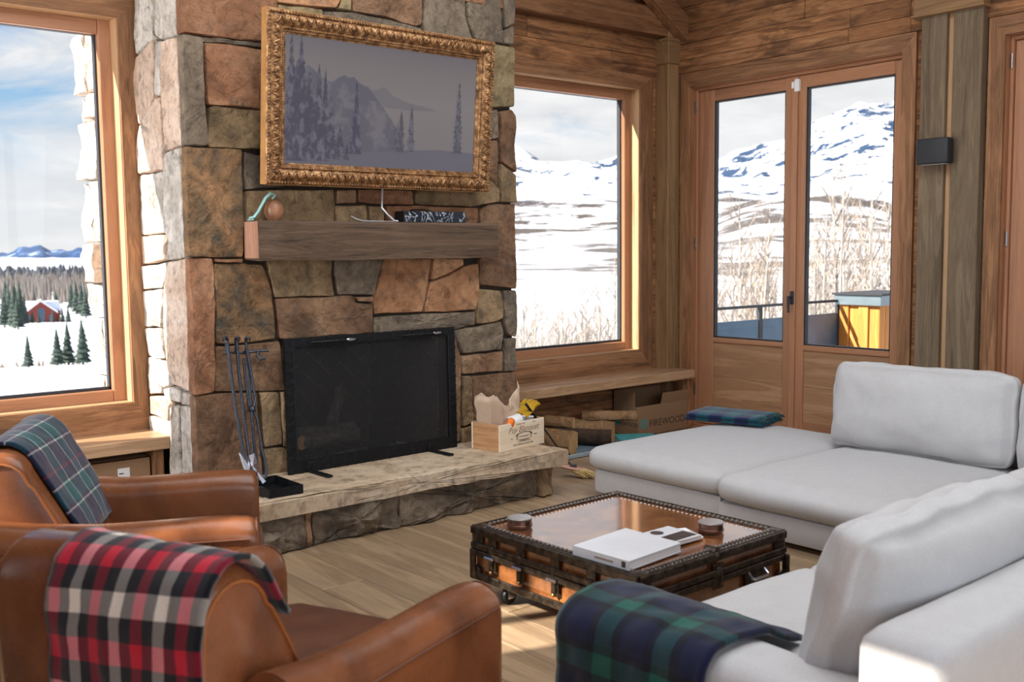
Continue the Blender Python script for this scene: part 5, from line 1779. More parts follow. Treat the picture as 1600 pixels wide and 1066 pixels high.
for sx in (-1, 1):
    for sy in (-1, 1):
        c = Vector((sx * (TX - .07), sy * (TY - .17), 0))
        MB().box(c.x - .03, c.x + .03, c.y - .03, c.y + .03, TZ0 - .006, TZ0).build('caster_plate', M['steel'], tk, smooth=0)
        MB().lathe([(.001, -.014), (.034, -.014), (.038, -.008), (.038, .008), (.034, .014), (.001, .014)], 16, M=Matrix.Translation((c.x, c.y, .038)) @ Matrix.Rotation(R(90), 4, 'X') @ Matrix.Rotation(R(30), 4, 'Z')).build('caster_wheel', M['black'], tk)
        m = MB(); m.box(c.x - .02, c.x + .02, c.y - .022, c.y - .017, .03, TZ0 - .006); m.box(c.x - .02, c.x + .02, c.y + .017, c.y + .022, .03, TZ0 - .006)
        m.build('caster_fork', M['steel'], tk, smooth=0)

TT = TZ1 + .001
bk = thing('art_book', 'large pale hardcover picture book lying on the trunk', 'book', (3.0, 2.89, TT), R(-1))
# corners from the photo: (2.82,2.99) (2.84,2.69) (3.18,2.73) (3.18,3.09)
cov = plain('pale_cover', (206, 208, 212), .35, nscale=5, namt=.06, bstr=.02)
def quad(c, s): return [(p[0] - s[0], p[1] - s[1]) for p in c]
qb = quad([(2.825, 3.005), (2.845, 2.70), (3.185, 2.735), (3.175, 3.05)], (3.0, 2.89))
MB().prism([(x * .985, y * .985) for x, y in qb], .004, .034).build('pages', M['white'], bk, smooth=0)
MB().prism(qb, .034, .039).build('cover', cov, bk, smooth=0)
MB().prism(qb, 0, .004).build('cover', cov, bk, smooth=0)
e0, e1 = Vector(qb[0] + (0,)), Vector(qb[1] + (0,))
m = MB(); nn_ = Vector((-.004, 0, 0)); m.loft([[e0 + nn_, e1 + nn_, e1 + nn_ + Vector((0, 0, .039)), e0 + nn_ + Vector((0, 0, .039))], [e0, e1, e1 + Vector((0, 0, .039)), e0 + Vector((0, 0, .039))]])
m.build('spine', cov, bk, smooth=0)
a90 = math.atan2(e1.y - e0.y, e1.x - e0.x)
MB().box(-.03, .07, -.0008, 0, .014, .022, M=Matrix.Translation((e0 + e1) / 2 + nn_) @ Matrix.Rotation(a90, 4, 'Z')).build('spine_print', M['ink_soft'], bk, smooth=0)
MB().box(.115, .135, -.0008, 0, .008, .032, M=Matrix.Translation((e0 + e1) / 2 + nn_) @ Matrix.Rotation(a90, 4, 'Z')).build('spine_mark', M['ink'], bk, smooth=0)
b2 = thing('photo_book', 'smaller book with dark photographs on its cover, beside the large pale book', 'book', (3.30, 2.87, TT), R(2))
qs = quad([(3.21, 2.99), (3.225, 2.80), (3.385, 2.79), (3.395, 2.985)], (3.30, 2.87))
MB().prism([(x * .98, y * .98) for x, y in qs], .003, .018).build('pages', M['white'], b2, smooth=0)
MB().prism(qs, .018, .021).build('cover', cov, b2, smooth=0)
dk = plain('dark_photo', (62, 56, 56), .3, nscale=30, namt=.8, bstr=.0)
MB().box(-.07, .08, -.06, .02, .0211, .0216).build('cover_photo', dk, b2, smooth=0)
MB().lathe([(.001, .0), (.03, .0), (.03, .0006), (.001, .0006)], 18, M=Matrix.Translation((-.03, .075, .0212))).build('cover_photo', dk, b2, smooth=0)
b3 = thing('brochure', 'thin white folded leaflet on the trunk beside the right tin', 'leaflet', (3.41, 2.90, TT), R(-20))
MB().box(-.03, .03, -.1, .06, 0, .010, .002).build('sheets', M['white'], b3, smooth=0)
MB().box(-.028, .028, -.09, .0, .0101, .0106).build('printed_band', plain('pale_print', (190, 186, 184), .5), b3, smooth=0)


def tin(label, x, y):
    o = thing('round_tin', label, 'tin', (x, y, TT), group='round tins on the trunk')
    c = plain('copper_tin', (128, 92, 76), .3, .6, nscale=8, namt=.2)
    MB().lathe([(.001, 0), (.056, 0), (.058, .003), (.058, .012), (.055, .014), (.055, .034), (.052, .036), (.001, .036)], 28).build('bowl', c, o)
    MB().lathe([(.050, .0362), (.056, .0362), (.057, .040), (.055, .043), (.03, .0435), (.001, .0435)], 28).build('lid', plain('pale_lid', (176, 170, 168), .3, .5, namt=.05), o)
    MB().box(-.012, .012, -.0575, -.054, .012, .032, .001).build('paper_label', M['dark_wood'], o, smooth=0)
    return o


tin('round copper tin with pale lid near the far left corner of the trunk', 2.945, 3.49)
tin('round copper tin with pale lid near the right edge of the trunk by the leaflet', 3.53, 2.86)

# ------------------------------------------------------------------ sectional sofa
LN = M['linen']
ot = thing('ottoman', 'backless cream linen ottoman module in front of the glass doors', 'ottoman', (5.32, 4.16, 0))
cushion(4.585, 6.10, 3.645, 4.68, .03, .188, .02, (.006, .006, .0), (10, 10, 4), .002, 1).build('base', LN, ot, world=True, smooth=60)
cushion(4.545, 6.12, 3.625, 4.715, .192, .325, .055, (.015, .015, .035), (22, 18, 6), .004, 2).build('seat_cushion', LN, ot, world=True, smooth=60)
for x in (4.68, 6.0):
    for y in (3.74, 4.58):
        MB().box(x - .03, x + .03, y - .03, y + .03, 0, .034).build('foot', M['black'], ot, world=True, smooth=0)

sf = thing('sectional_sofa', 'large L shaped cream linen sectional sofa with loose back cushions', 'sofa', (4.6, 2.2, 0))
cushion(4.52, 6.17, 1.15, 3.615, .03, .178, .02, (.004, .004, 0), (12, 16, 4), .002, 3).build('base', LN, sf, world=True, smooth=60)
cushion(2.30, 4.515, 1.15, 2.30, .03, .178, .02, (.004, .004, 0), (16, 10, 4), .002, 4).build('base', LN, sf, world=True, smooth=60)
cushion(5.93, 6.18, 1.14, 3.62, .18, .64, .05, (.005, .0, .01), (6, 20, 8), .003, 5).build('back_frame', LN, sf, world=True, smooth=60)
cushion(2.245, 5.925, 1.13, 1.365, .03, .645, .045, (.0, .006, .008), (30, 6, 10), .003, 6).build('back_frame', LN, sf, world=True, smooth=60)
cushion(2.225, 2.50, 1.37, 2.36, .03, .425, .06, (.006, .01, .01), (6, 14, 8), .003, 7).build('arm', LN, sf, world=True, smooth=60)
cushion(4.48, 5.92, 2.505, 3.61, .186, .33, .06, (.02, .01, .035), (20, 18, 6), .005, 8).build('seat_cushion', LN, sf, world=True, smooth=60)
cushion(4.475, 5.92, 1.375, 2.495, .186, .335, .06, (.02, .01, .04), (20, 18, 6), .005, 9).build('seat_cushion', LN, sf, world=True, smooth=60)
cushion(3.46, 4.47, 1.375, 2.335, .186, .335, .06, (.01, .02, .04), (18, 16, 6), .005, 10).build('seat_cushion', LN, sf, world=True, smooth=60)
cushion(2.505, 3.45, 1.375, 2.335, .186, .335, .06, (.01, .02, .04), (18, 16, 6), .005, 11).build('seat_cushion', LN, sf, world=True, smooth=60)
for (x, y) in ((4.62, 1.3), (4.62, 3.5), (6.05, 1.3), (6.05, 3.5), (2.42, 1.3), (2.42, 2.2)):
    MB().box(x - .03, x + .03, y - .03, y + .03, 0, .034).build('foot', M['black'], sf, world=True, smooth=0)


def back_cushion(c, w, h, th, lean, rz, seed, puff=.05):
    """loose back pillow; local x = width, z up, y = thickness"""
    m = cushion(-w / 2, w / 2, -th / 2, th / 2, 0, h, .05, (.012, puff, .012), (30, 12, 22), .019, seed, pillow=.62)
    o = m.build('back_cushion', LN, sf, None, None, 70)
    o.location = Vector(c) - Vector(sf.location)
    o.rotation_euler = (R(lean), 0, R(rz))
    # piped seam round the rim
    rim = []
    for i in range(64):
        a = 2 * math.pi * i / 64
        x = math.copysign(abs(math.cos(a)) ** .22, math.cos(a)) * (w / 2 + .003)
        z = h / 2 + math.copysign(abs(math.sin(a)) ** .22, math.sin(a)) * (h / 2 + .003)
        rim.append((x, .0, z))
    MB().tube(rim, .0045, 6, closed=True).build('seam', LN, o)
    return o


back_cushion((5.74, 3.095, .345), 1.13, .53, .25, -8, -90, 21)
back_cushion((5.76, 1.96, .345), 1.08, .52, .25, -9, -90, 22)
back_cushion((2.93, 1.60, .345), 1.02, .50, .25, -14, 180, 23)
back_cushion((4.0, 1.60, .345), 1.0, .49, .25, -14, 180, 24)

# folded throw on the ottoman
fb = thing('folded_blanket', 'folded teal and navy tartan blanket with fringe on the far corner of the ottoman', 'blanket', (5.92, 4.60, .362), R(14))
for k in range(4):
    lo = []
    me_v, me_f, uvs = [], [], []
    z0 = .004 + k * .013
    nxx, nyy = 14, 14
    w, l = .20 + .006 * (k % 2), .29 - .006 * k
    o_ = MB()
    for i in range(nxx + 1):
        for j in range(nyy + 1):
            u, v = i / nxx, j / nyy
            x, y = -w + 2 * w * u, -l + 2 * l * v
            e = min(1, 8 * min(u, 1 - u))
            z = z0 + .004 * fbm((x * 5, y * 5, k), 2) + (.004 * e) - .008 * (1 - e) * (k % 2)
            me_v.append((x, y, z)); uvs.append((x, y))
    for i in range(nxx):
        for j in range(nyy):
            a = i * (nyy + 1) + j
            me_f.append((a, a + 1, a + nyy + 2, a + nyy + 1))
    me = bpy.data.meshes.new('fold'); me.from_pydata(me_v, [], me_f)
    ul = me.uv_layers.new(name='UVMap')
    for lp_ in me.loops: ul.data[lp_.index].uv = uvs[lp_.vertex_index]
    me.shade_smooth(); me.materials.append(M['blackwatch2'])
    o = bpy.data.objects.new('fold', me); COL.objects.link(o); o.parent = fb
    md = o.modifiers.new('t', 'SOLIDIFY'); md.thickness = .012
fr_ = MB()
for i in range(60):
    x = -.20 + .4 * i / 59
    y = -.285
    z = random.choice((.01, .022, .035))
    fr_.tube([(x, y, z), (x + random.uniform(-.01, .01), y - .015, z - .004), (x + random.uniform(-.015, .015), y - random.uniform(.025, .035), max(.003, z - .015))], [.003, .003, .002], 4)
fr_.build('fringe', plain('dark_teal_yarn', (14, 60, 70), .95), fb, kind='stuff')

# tartan throw over the sofa arm
path = [(2.66, 0, .385), (2.60, 0, .40), (2.54, 0, .43), (2.48, 0, .455), (2.36, 0, .462), (2.26, 0, .455), (2.205, 0, .42), (2.195, 0, .34), (2.185, 0, .22), (2.175, 0, .09)]
path = [(x, 1.80, z) for x, _, z in path]
o = drape('tartan_throw', M['blackwatch'], path, (0, 1, 0), .60, 44, 30, .020, .016, (1, 1), 3, skew=.02)
tag(o, 'green and navy tartan throw draped over the left arm of the cream sofa', 'blanket')
path2 = [(p[0] - .0 if p[0] > 2.3 else p[0] + .012, p[1], p[2] - .016) for p in path[:-2]]
# ------------------------------------------------------------------ leather club chairs
LE = M['leather']


def arm_section(x, yc, hw, ztop, zbot=.085, n=9, k=1.0):
    """arch-topped section of the arm at station x"""
    lp = [(x, yc + hw * k, zbot), (x, yc + hw * 1.02 * k, .3)]
    r = .078
    for i in range(n + 1):
        a = math.pi * i / n
        lp.append((x, yc + hw * k * math.cos(a) * 1.04, ztop - r + r * math.sin(a)))
    lp += [(x, yc - hw * 1.02 * k, .3), (x, yc - hw * k, zbot)]
    return lp


def make_chair(label, loc, rz, off=0.0):
    ch = thing('club_armchair', label, 'armchair', loc, rz, 'leather club chairs')
    for s in (-1, 1):
        yc = s * .425
        m = MB(); lo = []
        for (x, dz, k) in ((-.44, .04, 1), (-.3, .018, 1), (-.1, .0, 1), (.1, .0, 1), (.3, .004, 1), (.40, .002, 1), (.455, -.004, .985), (.48, -.014, .95), (.492, -.03, .88)):
            lo.append(arm_section(x, yc + s * .02 * max(0, x), .085, .585 + dz, k=k))
        m.loft(lo)
        a = m.build('arm', LE, ch, smooth=50)
        # welt along the outer side and an arch of piping on the front
        MB().tube([(x, yc + s * (.09 + .02 * max(0, x)), .512 + .01 * (x < -.2)) for x in (-.42, -.2, 0, .2, .4, .46)], .0035, 6).build('seam', M['leather_seat'], a)
        fr = arm_section(.487, yc + s * .0097, .072, .572, .1)
        MB().tube(fr, .003, 6).build('piping', M['leather_seat'], a)
    m = MB()
    m.box(-.42, .455, -.345, .345, .085, .215, .02, 2)
    m.build('seat_rail', LE, ch, smooth=40)
    cushion(-.30, .50, -.335, .335, .215, .395, .06, (.015, .0, .03), (18, 16, 6), .004, 3).build('seat_cushion', M['leather_seat'], ch, smooth=60)
    # back: arched section swept across the chair
    def bsec(y, k=1.0, top=.865):
        lp = [(-.14, y, .2), (-.155, y, .40), (-.20, y, .52), (-.262, y, .645), (-.318, y, .745)]
        cx, hw = -.445, .112
        for i in range(11):
            a = math.pi * (.08 + .92 * i / 10)
            lp.append((cx + hw * math.cos(a), y, top - .115 + .115 * math.sin(a)))
        lp += [(-.565, y, .60), (-.545, y, .35), (-.51, y, .085)]
        if k < 1:
            gx, gz = -.40, .42
            lp = [(gx + (p[0] - gx) * (.5 + .5 * k), y, gz + (p[2] - gz) * (.6 + .4 * k)) for p in lp]
        return lp
    m = MB(); lo = []
    for (y, k, tp) in ((-.38, .86, .845), (-.37, .95, .858), (-.34, 1, .865), (-.2, 1, .872), (0, 1, .875), (.2, 1, .872), (.34, 1, .865), (.37, .95, .858), (.38, .86, .845)):
        lo.append(bsec(y + off, k, tp))
    m.loft(lo)
    b = m.build('back', LE, ch, smooth=50)
    for s in (-1, 1):
        MB().tube([(p[0], s * .380 + off, p[2]) for p in bsec(0, .88, .848)], .0045, 6).build('piping', M['piping'], b)
    for y in (-.2, .2):
        MB().tube([(-.513, y, .1), (-.549, y, .36), (-.567, y, .62), (-.560, y, .76)], .004, 6).build('seam', M['leather_seat'], b)
    for x in (-.42, .42):
        for y in (-.42, .42):
            MB().lathe([(.016, 0), (.026, .085), (.03, .09)], 10, M=Matrix.Translation((x, y, 0))).build('foot', M['dark_wood'], ch)
    return ch


C1, A1 = (1.48, 4.25, 0), R(-26)
C2, A2 = (1.292, 2.688, 0), R(21)
make_chair('tan leather club armchair by the left window, navy and green tartan throw over its back', C1, A1)
make_chair('tan leather club armchair nearest the camera, red and black checked throw over its back', C2, A2, .055)


def chair_pt(c, a, p):
    x, y, z = p
    return Vector((c[0] + x * math.cos(a) - y * math.sin(a), c[1] + x * math.sin(a) + y * math.cos(a), z))


prof = [(-.522, .10), (-.555, .33), (-.578, .58), (-.575, .72), (-.560, .80), (-.525, .862), (-.48, .885), (-.43, .888), (-.38, .868), (-.34, .82), (-.315, .77), (-.285, .72)]
path = [chair_pt(C2, A2, (x - .004, -.345, z + .004)) for x, z in prof]
o = drape('checked_throw', M['buffalo'], path, chair_pt((0, 0), A2, (0, 1, 0)), .53, 60, 36, .014, .012, (1, 1), 5, skew=-.05)
tag(o, 'red, black and white checked throw hanging over the back of the nearest armchair', 'blanket')
prof1 = [(-.578, .58), (-.575, .72), (-.560, .80), (-.525, .862), (-.48, .885), (-.43, .888), (-.38, .868), (-.34, .82), (-.30, .745), (-.245, .645), (-.185, .53), (-.16, .46)]
path = [chair_pt(C1, A1, (x, -.28, z + .004)) for x, z in prof1]
o = drape('tartan_throw', M['tartan'], path, chair_pt((0, 0), A1, (0, 1, 0)), .70, 50, 34, .014, .010, (1, 1), 6, skew=.04)
tag(o, 'navy and green tartan throw with white lines over the armchair by the left window', 'blanket')

# sconce
sc = thing('wall_sconce', 'dark gray box shaped wall lamp on the wooden pilaster right of the doors', 'lamp', (6.985, 3.66, 2.27))
MB().box(-.095, -.002, -.125, .105, -.09, .09, .012, 3).build('shade', M['charcoal'], sc, smooth=40)
MB().box(-.002, .004, -.05, .05, -.05, .05).build('back_plate', M['black'], sc, smooth=0)
MB().box(-.08, -.02, -.10, .08, -.0915, -.0895).build('diffuser', M['white'], sc, smooth=0)

# ------------------------------------------------------------------ outside
# balcony rail and clad pillar beyond the doors
dk_ = thing('balcony_deck', None, None, kind='structure')
MB().box(7.32, 13, -1, 7.05, -.5, -.14).build('deck_slab', M['snow'], dk_, smooth=0)
rl = thing('balcony_railing', 'dark metal balcony railing with blue gray panels outside the doors', 'railing', (9.2, 6.95, -.14))
MB().box(7.4, 11.0, 6.93, 6.975, .947, .977, .004).build('top_rail', M['charcoal'], rl, world=True, smooth=0)
for x in (7.45, 9.42, 10.97):
    MB().box(x - .03, x + .03, 6.94, 6.975, -.14, .947).build('post', M['charcoal'], rl, world=True, smooth=0)
for (a, b) in ((7.5, 9.38), (9.46, 10.93)):
    MB().box(a, b, 6.945, 6.96, -.08, .815, .003).build('panel', M['deckpanel'], rl, world=True, smooth=0)
pi = thing('clad_pillar', 'square cedar clad pillar with gray metal cap at the end of the balcony railing', 'pillar', (11.45, 6.7, -.14))
MB().box(11.022, 11.8, 6.44, 6.92, -.14, .93).build('core', M['cedar'], pi, world=True, smooth=0)
for k in range(4):
    a = 6.42 + k * .13
    MB().box(11.0 - .03 * (k % 2), 11.022, a + .004, a + .126, -.14, .93, .003).build('board', M['cedar'], pi, world=True, smooth=0)
for k in range(6):
    a = 11.0 + k * .133
    MB().box(a + .004, a + .129, 6.418, 6.44, -.14, .93, .003).build('board', M['cedar'], pi, world=True, smooth=0)
MB().box(10.93, 11.87, 6.36, 6.98, .915, 1.035, .004).build('cap_skirt', M['capmetal'], pi, world=True, smooth=0)
MB().box(10.90, 11.9, 6.33, 7.0, 1.035, 1.06, .004).build('cap', M['charcoal'], pi, world=True, smooth=0)


# terrain: snowy slope below the house, valley, hills and the mountain range
def vn(x, y, seed):
    xi, yi = np.floor(x), np.floor(y)
    fx, fy = x - xi, y - yi
    fx, fy = fx * fx * (3 - 2 * fx), fy * fy * (3 - 2 * fy)

    def h(a, b):
        s = np.sin(a * 127.1 + b * 311.7 + seed * 74.7) * 43758.5453
        return s - np.floor(s)
    return (h(xi, yi) * (1 - fx) + h(xi + 1, yi) * fx) * (1 - fy) + (h(xi, yi + 1) * (1 - fx) + h(xi + 1, yi + 1) * fx) * fy


def nfbm(x, y, o=6, seed=1, ridge=False):
    v = np.zeros_like(x); a, tot = 1.0, 0
    for k in range(o):
        n = vn(x * 2.03 ** k, y * 2.03 ** k, seed + k)
        if ridge: n = 1 - np.abs(2 * n - 1)
        v += a * n; tot += a; a *= .52
    return v / tot - .5


AZ = [-30, 10, 22, 29.3, 31.5, 33.8, 34.9, 37, 38.8, 42, 44.2, 47, 48.5, 50, 53, 60, 66, 71.5, 73.5, 75.5, 77, 84, 95, 140]
TN = [.08, .11, .130, .130, .130, .119, .105, .094, .083, .076, .086, .079, .078, .092, .085, .03, .006, .0035, .002, .004, .003, .004, .01, .02]
TAB_R = [0, 12, 20, 60, 120, 300, 700, 1500, 2500]
TAB_A = [-1.0, -1.0, -1.35, -4.2, -7.0, -11, -6, 24, 100]       # towards the range
TAB_B = [-1.0, -1.0, -1.6, -4.6, -9.2, -16.0, -19, -25, -32]    # towards the valley
NA, NR = 760, 120
az = np.radians(np.linspace(-25, 130, NA))
rr = np.concatenate([np.linspace(8.5, 30, 12), np.geomspace(33, 2500, 50), np.linspace(2600, 6200, NR - 62)])
AZg, RRg = np.meshgrid(az, rr, indexing='ij')
X, Y = RRg * np.cos(AZg), RRg * np.sin(AZg)
tn = np.interp(np.degrees(AZg), AZ, TN)
w = np.clip((np.degrees(AZg) - 52) / 16, 0, 1); w = w * w * (3 - 2 * w)
zb = np.interp(RRg, TAB_R, TAB_A) * (1 - w) + np.interp(RRg, TAB_R, TAB_B) * w
ridge_r = 4700
ridge_z = 1.6 + ridge_r * tn
f = np.clip((RRg - 2500) / (ridge_r - 2500), 0, 1)
f2 = f ** 1.35
z = np.where(RRg > 2500, zb * (1 - f2) + ridge_z * f2, zb)
z = np.where(RRg > ridge_r, ridge_z - (RRg - ridge_r) * .25, z)
amp = np.clip(RRg / 5200, 0, 1) ** 1.3
mtn = np.clip((tn - .01) / .07, 0, 1)
z += amp * mtn * 260 * nfbm(X / 800, Y / 900, 6, 3, True) * np.clip(RRg / 1800, 0, 1)
z += amp * 42 * nfbm(X / 210, Y / 210, 5, 9) * (.25 + .75 * mtn)
z += np.clip(RRg / 60, 0, 1) * 1.0 * nfbm(X / 30, Y / 30, 4, 5)
# scrub hill in the middle distance behind the right door leaf
aa = np.degrees(AZg)
z += 46 * np.exp(-((aa - 32.5) / 4.2) ** 2 - ((RRg - 1500) / 420) ** 2)
z += 20 * np.exp(-((aa - 37.0) / 2.5) ** 2 - ((RRg - 1250) / 300) ** 2)
vs = np.stack([X, Y, z], -1).reshape(-1, 3)
ii, jj = np.meshgrid(np.arange(NA - 1), np.arange(len(rr) - 1), indexing='ij')
a = (ii * len(rr) + jj).ravel()
fs_ = np.stack([a, a + len(rr), a + len(rr) + 1, a + 1], -1)
me = bpy.data.meshes.new('snowy_mountains')
me.from_pydata(vs.tolist(), [], fs_.tolist())
me.shade_smooth()
me.materials.append(M['terrain'])
o = bpy.data.objects.new('snowy_mountains', me); COL.objects.link(o); o['kind'] = 'structure'


def ground(x, y):
    r_ = math.hypot(x, y); a_ = math.atan2(y, x)
    i = int((a_ - az[0]) / (az[1] - az[0])); i = max(0, min(NA - 2, i))
    return float(np.interp(r_, rr, z[i]))


def bare_tree(h, seed, n1=16, mat='aspen'):
    """leafless aspen: trunk, ascending branches, twigs"""
    rnd = random.Random(seed)
    tr_, br_ = MB(), MB()
    lean = rnd.uniform(-.06, .06)
    def axis(f): return Vector((lean * h * f + .05 * math.sin(f * 5 + seed), .04 * math.sin(f * 4 + seed * 2), h * f))
    tr_.tube([axis(k / 6) for k in range(7)], [.055 * (1 - .9 * k / 6) * h / 5 + .006 for k in range(7)], 5)
    for k in range(n1):
        f = .18 + .78 * k / n1
        p = axis(f); a = rnd.uniform(0, 6.28); L = h * (.34 * (1 - f) + .1) * rnd.uniform(.7, 1.2)
        d = Vector((math.cos(a) * .55, math.sin(a) * .55, .85)).normalized()
        e = p + d * L * .6; g_ = e + (d + Vector((0, 0, .5))).normalized() * L * .5
        br_.tube([p, e, g_], [.018, .012, .005], 3, caps=False)
        for q in range(4):
            s = p.lerp(e, rnd.uniform(.3, 1)); a2 = rnd.uniform(0, 6.28)
            d2 = (d + Vector((math.cos(a2) * .7, math.sin(a2) * .7, .35))).normalized()
            br_.tube([s, s + d2 * L * rnd.uniform(.25, .5)], [.009, .004], 3, caps=False)
    return tr_, br_


protos = []
def place_bare(x, y, h, kind, label, group):
    gz = ground(x, y) - .05
    key = kind
    while len(protos) <= key: protos.append(None)
    if protos[key] is None:
        o = thing('bare_aspen', label, 'tree', (x, y, gz), 0, group)
        tr_, br_ = bare_tree(5.0, 60 + key)
        tr_.build('trunk', M['aspen'], o, smooth=0); br_.build('branches', M['twig'] if key % 2 else M['aspen'], o, smooth=0)
        protos[key] = o
    else:
        o = copy_tree(protos[key], (x, y, gz), random.uniform(0, 6.28))
        o['label'] = label; o['group'] = group
    s = h / 5.0
    o.scale = (s, s, s)
    return o


rnd = random.Random(3)
for i in range(96):                          # grove below the balcony, seen through the doors
    px = rnd.uniform(1110, 1400) if i < 66 else rnd.uniform(960, 1640)
    a_ = YAW - math.atan((px - 800) / FPX)
    d_ = rnd.uniform(24, 60)
    place_bare(d_ * math.cos(a_), d_ * math.sin(a_), rnd.uniform(3.4, 5.0) * (1.3 if px > 1250 else .95), i % 5, 'leafless pale aspen in the grove beyond the balcony', 'bare aspens beyond the balcony')
for i in range(96):                          # low bare thicket below the right window
    px = rnd.uniform(800, 975) if i < 72 else rnd.uniform(640, 1080)
    a_ = YAW - math.atan((px - 800) / FPX)
    d_ = rnd.uniform(17, 46)
    place_bare(d_ * math.cos(a_), d_ * math.sin(a_), rnd.uniform(1.2, 2.6), i % 5, 'leafless pale shrub in the snow below the right window', 'bare shrubs below the right window')


def conifer(x, y, h, label, seed, group='spruces around the red house'):
    rnd = random.Random(seed)
    o = thing('spruce', label, 'tree', (x, y, ground(x, y) - .1), 0, group)
    MB().tube([(0, 0, 0), (0, 0, h * .95)], [h * .025, .01], 5).build('trunk', M['bark'], o)
    m = MB(); n = 10
    for k in range(8):
        f = k / 8
        zb_, zt = h * (.1 + .86 * f), h * (.1 + .86 * f) + h * .22
        r0 = h * .2 * (1 - f) + h * .015
        ring = [(r0 * rnd.uniform(.75, 1.15) * math.cos(6.283 * j / n), r0 * rnd.uniform(.75, 1.15) * math.sin(6.283 * j / n), zb_ - h * .02 * rnd.random()) for j in range(n)]
        o_ = len(m.v)
        m.v += [Vector(p) for p in ring] + [Vector((0, 0, zt))]
        m.f += [(o_ + j, o_ + (j + 1) % n, o_ + n) for j in range(n)]
    m.build('foliage', M['needles'], o, smooth=0)
    return o


def polar(px, d):
    a_ = YAW - math.atan((px - 800) / FPX)
    return d * math.cos(a_), d * math.sin(a_)


HX, HY = polar(64, 300)
for i, (px, d, h) in enumerate([(6, 250, 8), (14, 262, 9.5), (22, 240, 9), (31, 255, 10), (38, 285, 7), (27, 228, 7), (88, 330, 8), (97, 285, 4), (106, 290, 4.5), (50, 285, 3.5), (60, 284, 3), (82, 283, 3.5),
                                (128, 330, 10), (134, 320, 9), (120, 345, 10), (112, 380, 9), (10, 420, 10), (24, 400, 9)]):
    x, y = polar(px, d)
    conifer(x, y, h, 'dark snow dusted spruce near the red house beyond the left window', i)
for i, (px, d, h, lab) in enumerate([(40, 74, 2.2, 'lone small spruce at the left in the near snow below the left window'), (86, 76, 2.6, 'thin young spruce in the near snow, second from the left'),
                                (103, 77, 3.0, 'slim young spruce in the near snow, third from the left'), (126, 75, 3.2, 'full young spruce in the near snow, furthest right of the row')]):
    x, y = polar(px, d)
    conifer(x, y, h, lab, 60 + i, 'young spruces in the near snow')
# gray bare woods behind the house
fw_ = MB()
rnd = random.Random(11)
for i in range(2200):
    px = rnd.uniform(-420, 460)
    d = rnd.uniform(420, 900)
    x, y = polar(px, d); gz = ground(x, y)
    h = rnd.uniform(6, 11)
    fw_.tube([(x, y, gz), (x + rnd.uniform(-1, 1), y, gz + h)], [rnd.uniform(.5, 1.2), .12], 4, caps=False)
o = fw_.build('distant_woods', plain('gray_bare_woods', (118, 110, 104), .95, nscale=.3, namt=.25), smooth=0); tag(o, 'gray leafless woods behind the red house', 'woods', kind='stuff')
fw_ = MB()
for i in range(800):
    px = rnd.uniform(-460, 460)
    d = rnd.uniform(980, 1150)
    x, y = polar(px, d); gz = ground(x, y)
    fw_.tube([(x, y, gz), (x, y, gz + rnd.uniform(10, 16))], [rnd.uniform(3, 6), .3], 5, caps=False)
o = fw_.build('distant_spruces', M['far_woods'], smooth=0); tag(o, 'dark band of spruces at the edge of the far snowfield', 'woods', kind='stuff')
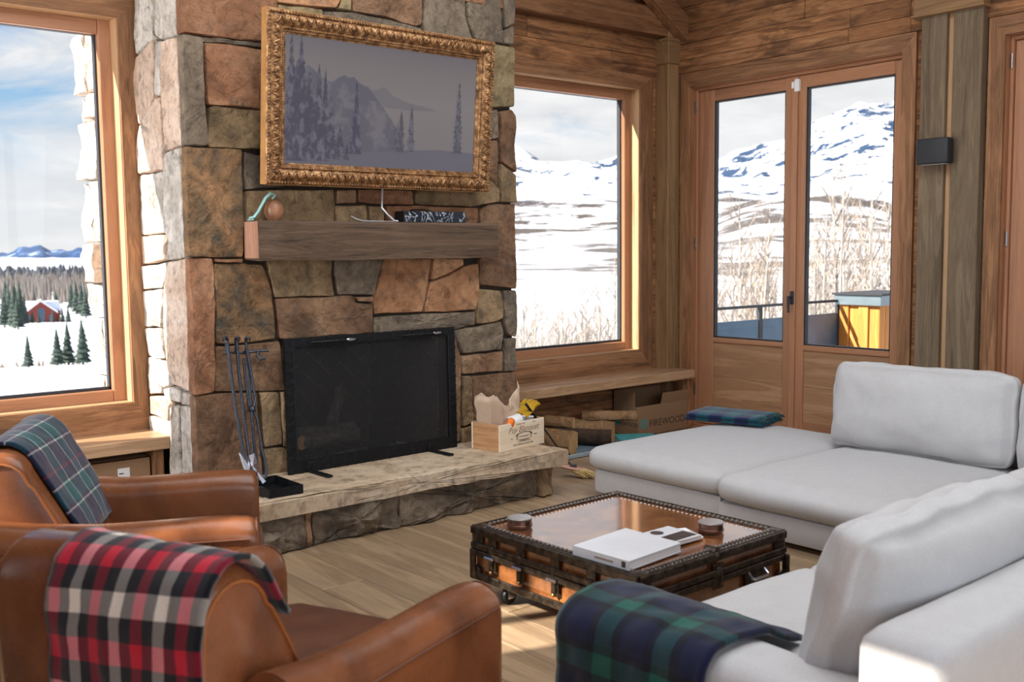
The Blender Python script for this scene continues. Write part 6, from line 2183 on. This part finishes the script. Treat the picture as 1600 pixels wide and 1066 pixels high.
# wooded blue hills on the left skyline
hz = thing('far_hills', None, None, kind='structure')
hm = MB(); lo = []
for i in range(170):
    a_ = R(60 + 42 * i / 169)
    hh = 8 + 42 * (.5 + .5 * math.sin(i * .21 + 1.9)) * (.7 + .3 * math.sin(i * .53)) + 6 * math.sin(i * 1.7)
    lo.append([(r_ * math.cos(a_), r_ * math.sin(a_), z_) for r_, z_ in ((3600, -70), (3900, -30 + hh * .4), (4250, hh * .95), (4400, hh), (4900, -60))])
hm.loft(lo, caps=False, closed=False)
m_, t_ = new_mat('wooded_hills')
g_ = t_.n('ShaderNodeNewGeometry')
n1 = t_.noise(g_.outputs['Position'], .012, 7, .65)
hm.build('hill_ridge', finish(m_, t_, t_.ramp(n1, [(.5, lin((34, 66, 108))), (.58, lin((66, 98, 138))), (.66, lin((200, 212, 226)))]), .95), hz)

# red house with snowy gables
hs = thing('red_house', 'small red house with snow covered gables far below the left window', 'house', (HX, HY, ground(HX, HY) - .3))
ha = math.atan2(HY, HX) - math.pi / 2
hs.rotation_euler = (0, 0, ha)
MB().box(-4.6, 4.6, -2, 4, 0, 3.4).build('wall', M['redhouse'], hs, smooth=0)
MB().prism([(-3.4, 3.2), (3.4, 3.2), (0, 6.0)], -3.2, 2, 'y').build('gable_wall', M['redhouse'], hs, smooth=0)
MB().box(-3.4, 3.4, -3.2, -2, 0, 3.2).build('wall', M['redhouse'], hs, smooth=0)
MB().prism([(-5.2, 3.3), (5.2, 3.3), (4.4, 5.9), (-4.2, 5.9)], -1.2, 4.4, 'y').build('roof', M['snow'], hs, smooth=0)
for s in (-1, 1):
    MB().prism([(0, 6.0), (s * 4.1, 2.8), (s * 4.1, 3.3), (0, 6.5)], -3.7, 3, 'y').build('roof', M['snow'], hs, smooth=0)
MB().box(-4.4, -3.6, .4, 1.2, 5, 7).build('chimney', M['s_gray'], hs, smooth=0)
MB().prism([(-.9, .6), (.9, .6), (.9, 3.6), (.5, 4.3), (-.5, 4.3), (-.9, 3.6)], -3.26, -3.2, 'y').build('window', M['dark_glass'], hs, smooth=0)
for x in (-2.4, 2.4):
    MB().box(x - .5, x + .5, -3.26, -3.2, .8, 2.4).build('window', M['dark_glass'], hs, smooth=0)
for i, (px, d, n) in enumerate(((30, 76, 26), (60, 78, 20), (112, 78, 18))):
    m = MB(); x0, y0 = polar(px, d)
    for k in range(n):
        x, y = x0 + random.uniform(-1.6, 1.6), y0 + random.uniform(-.6, .6)
        gz = ground(x, y) - .05
        m.tube([(x, y, gz), (x + random.uniform(-.3, .3), y, gz + random.uniform(.3, .8))], [.05, .01], 3)
    o = m.build('dry_shrub', M['twig'], smooth=0); tag(o, 'patch of dry twiggy brush around the young spruces in the snow', 'shrub', 'dry brush in the near snow', kind='stuff')
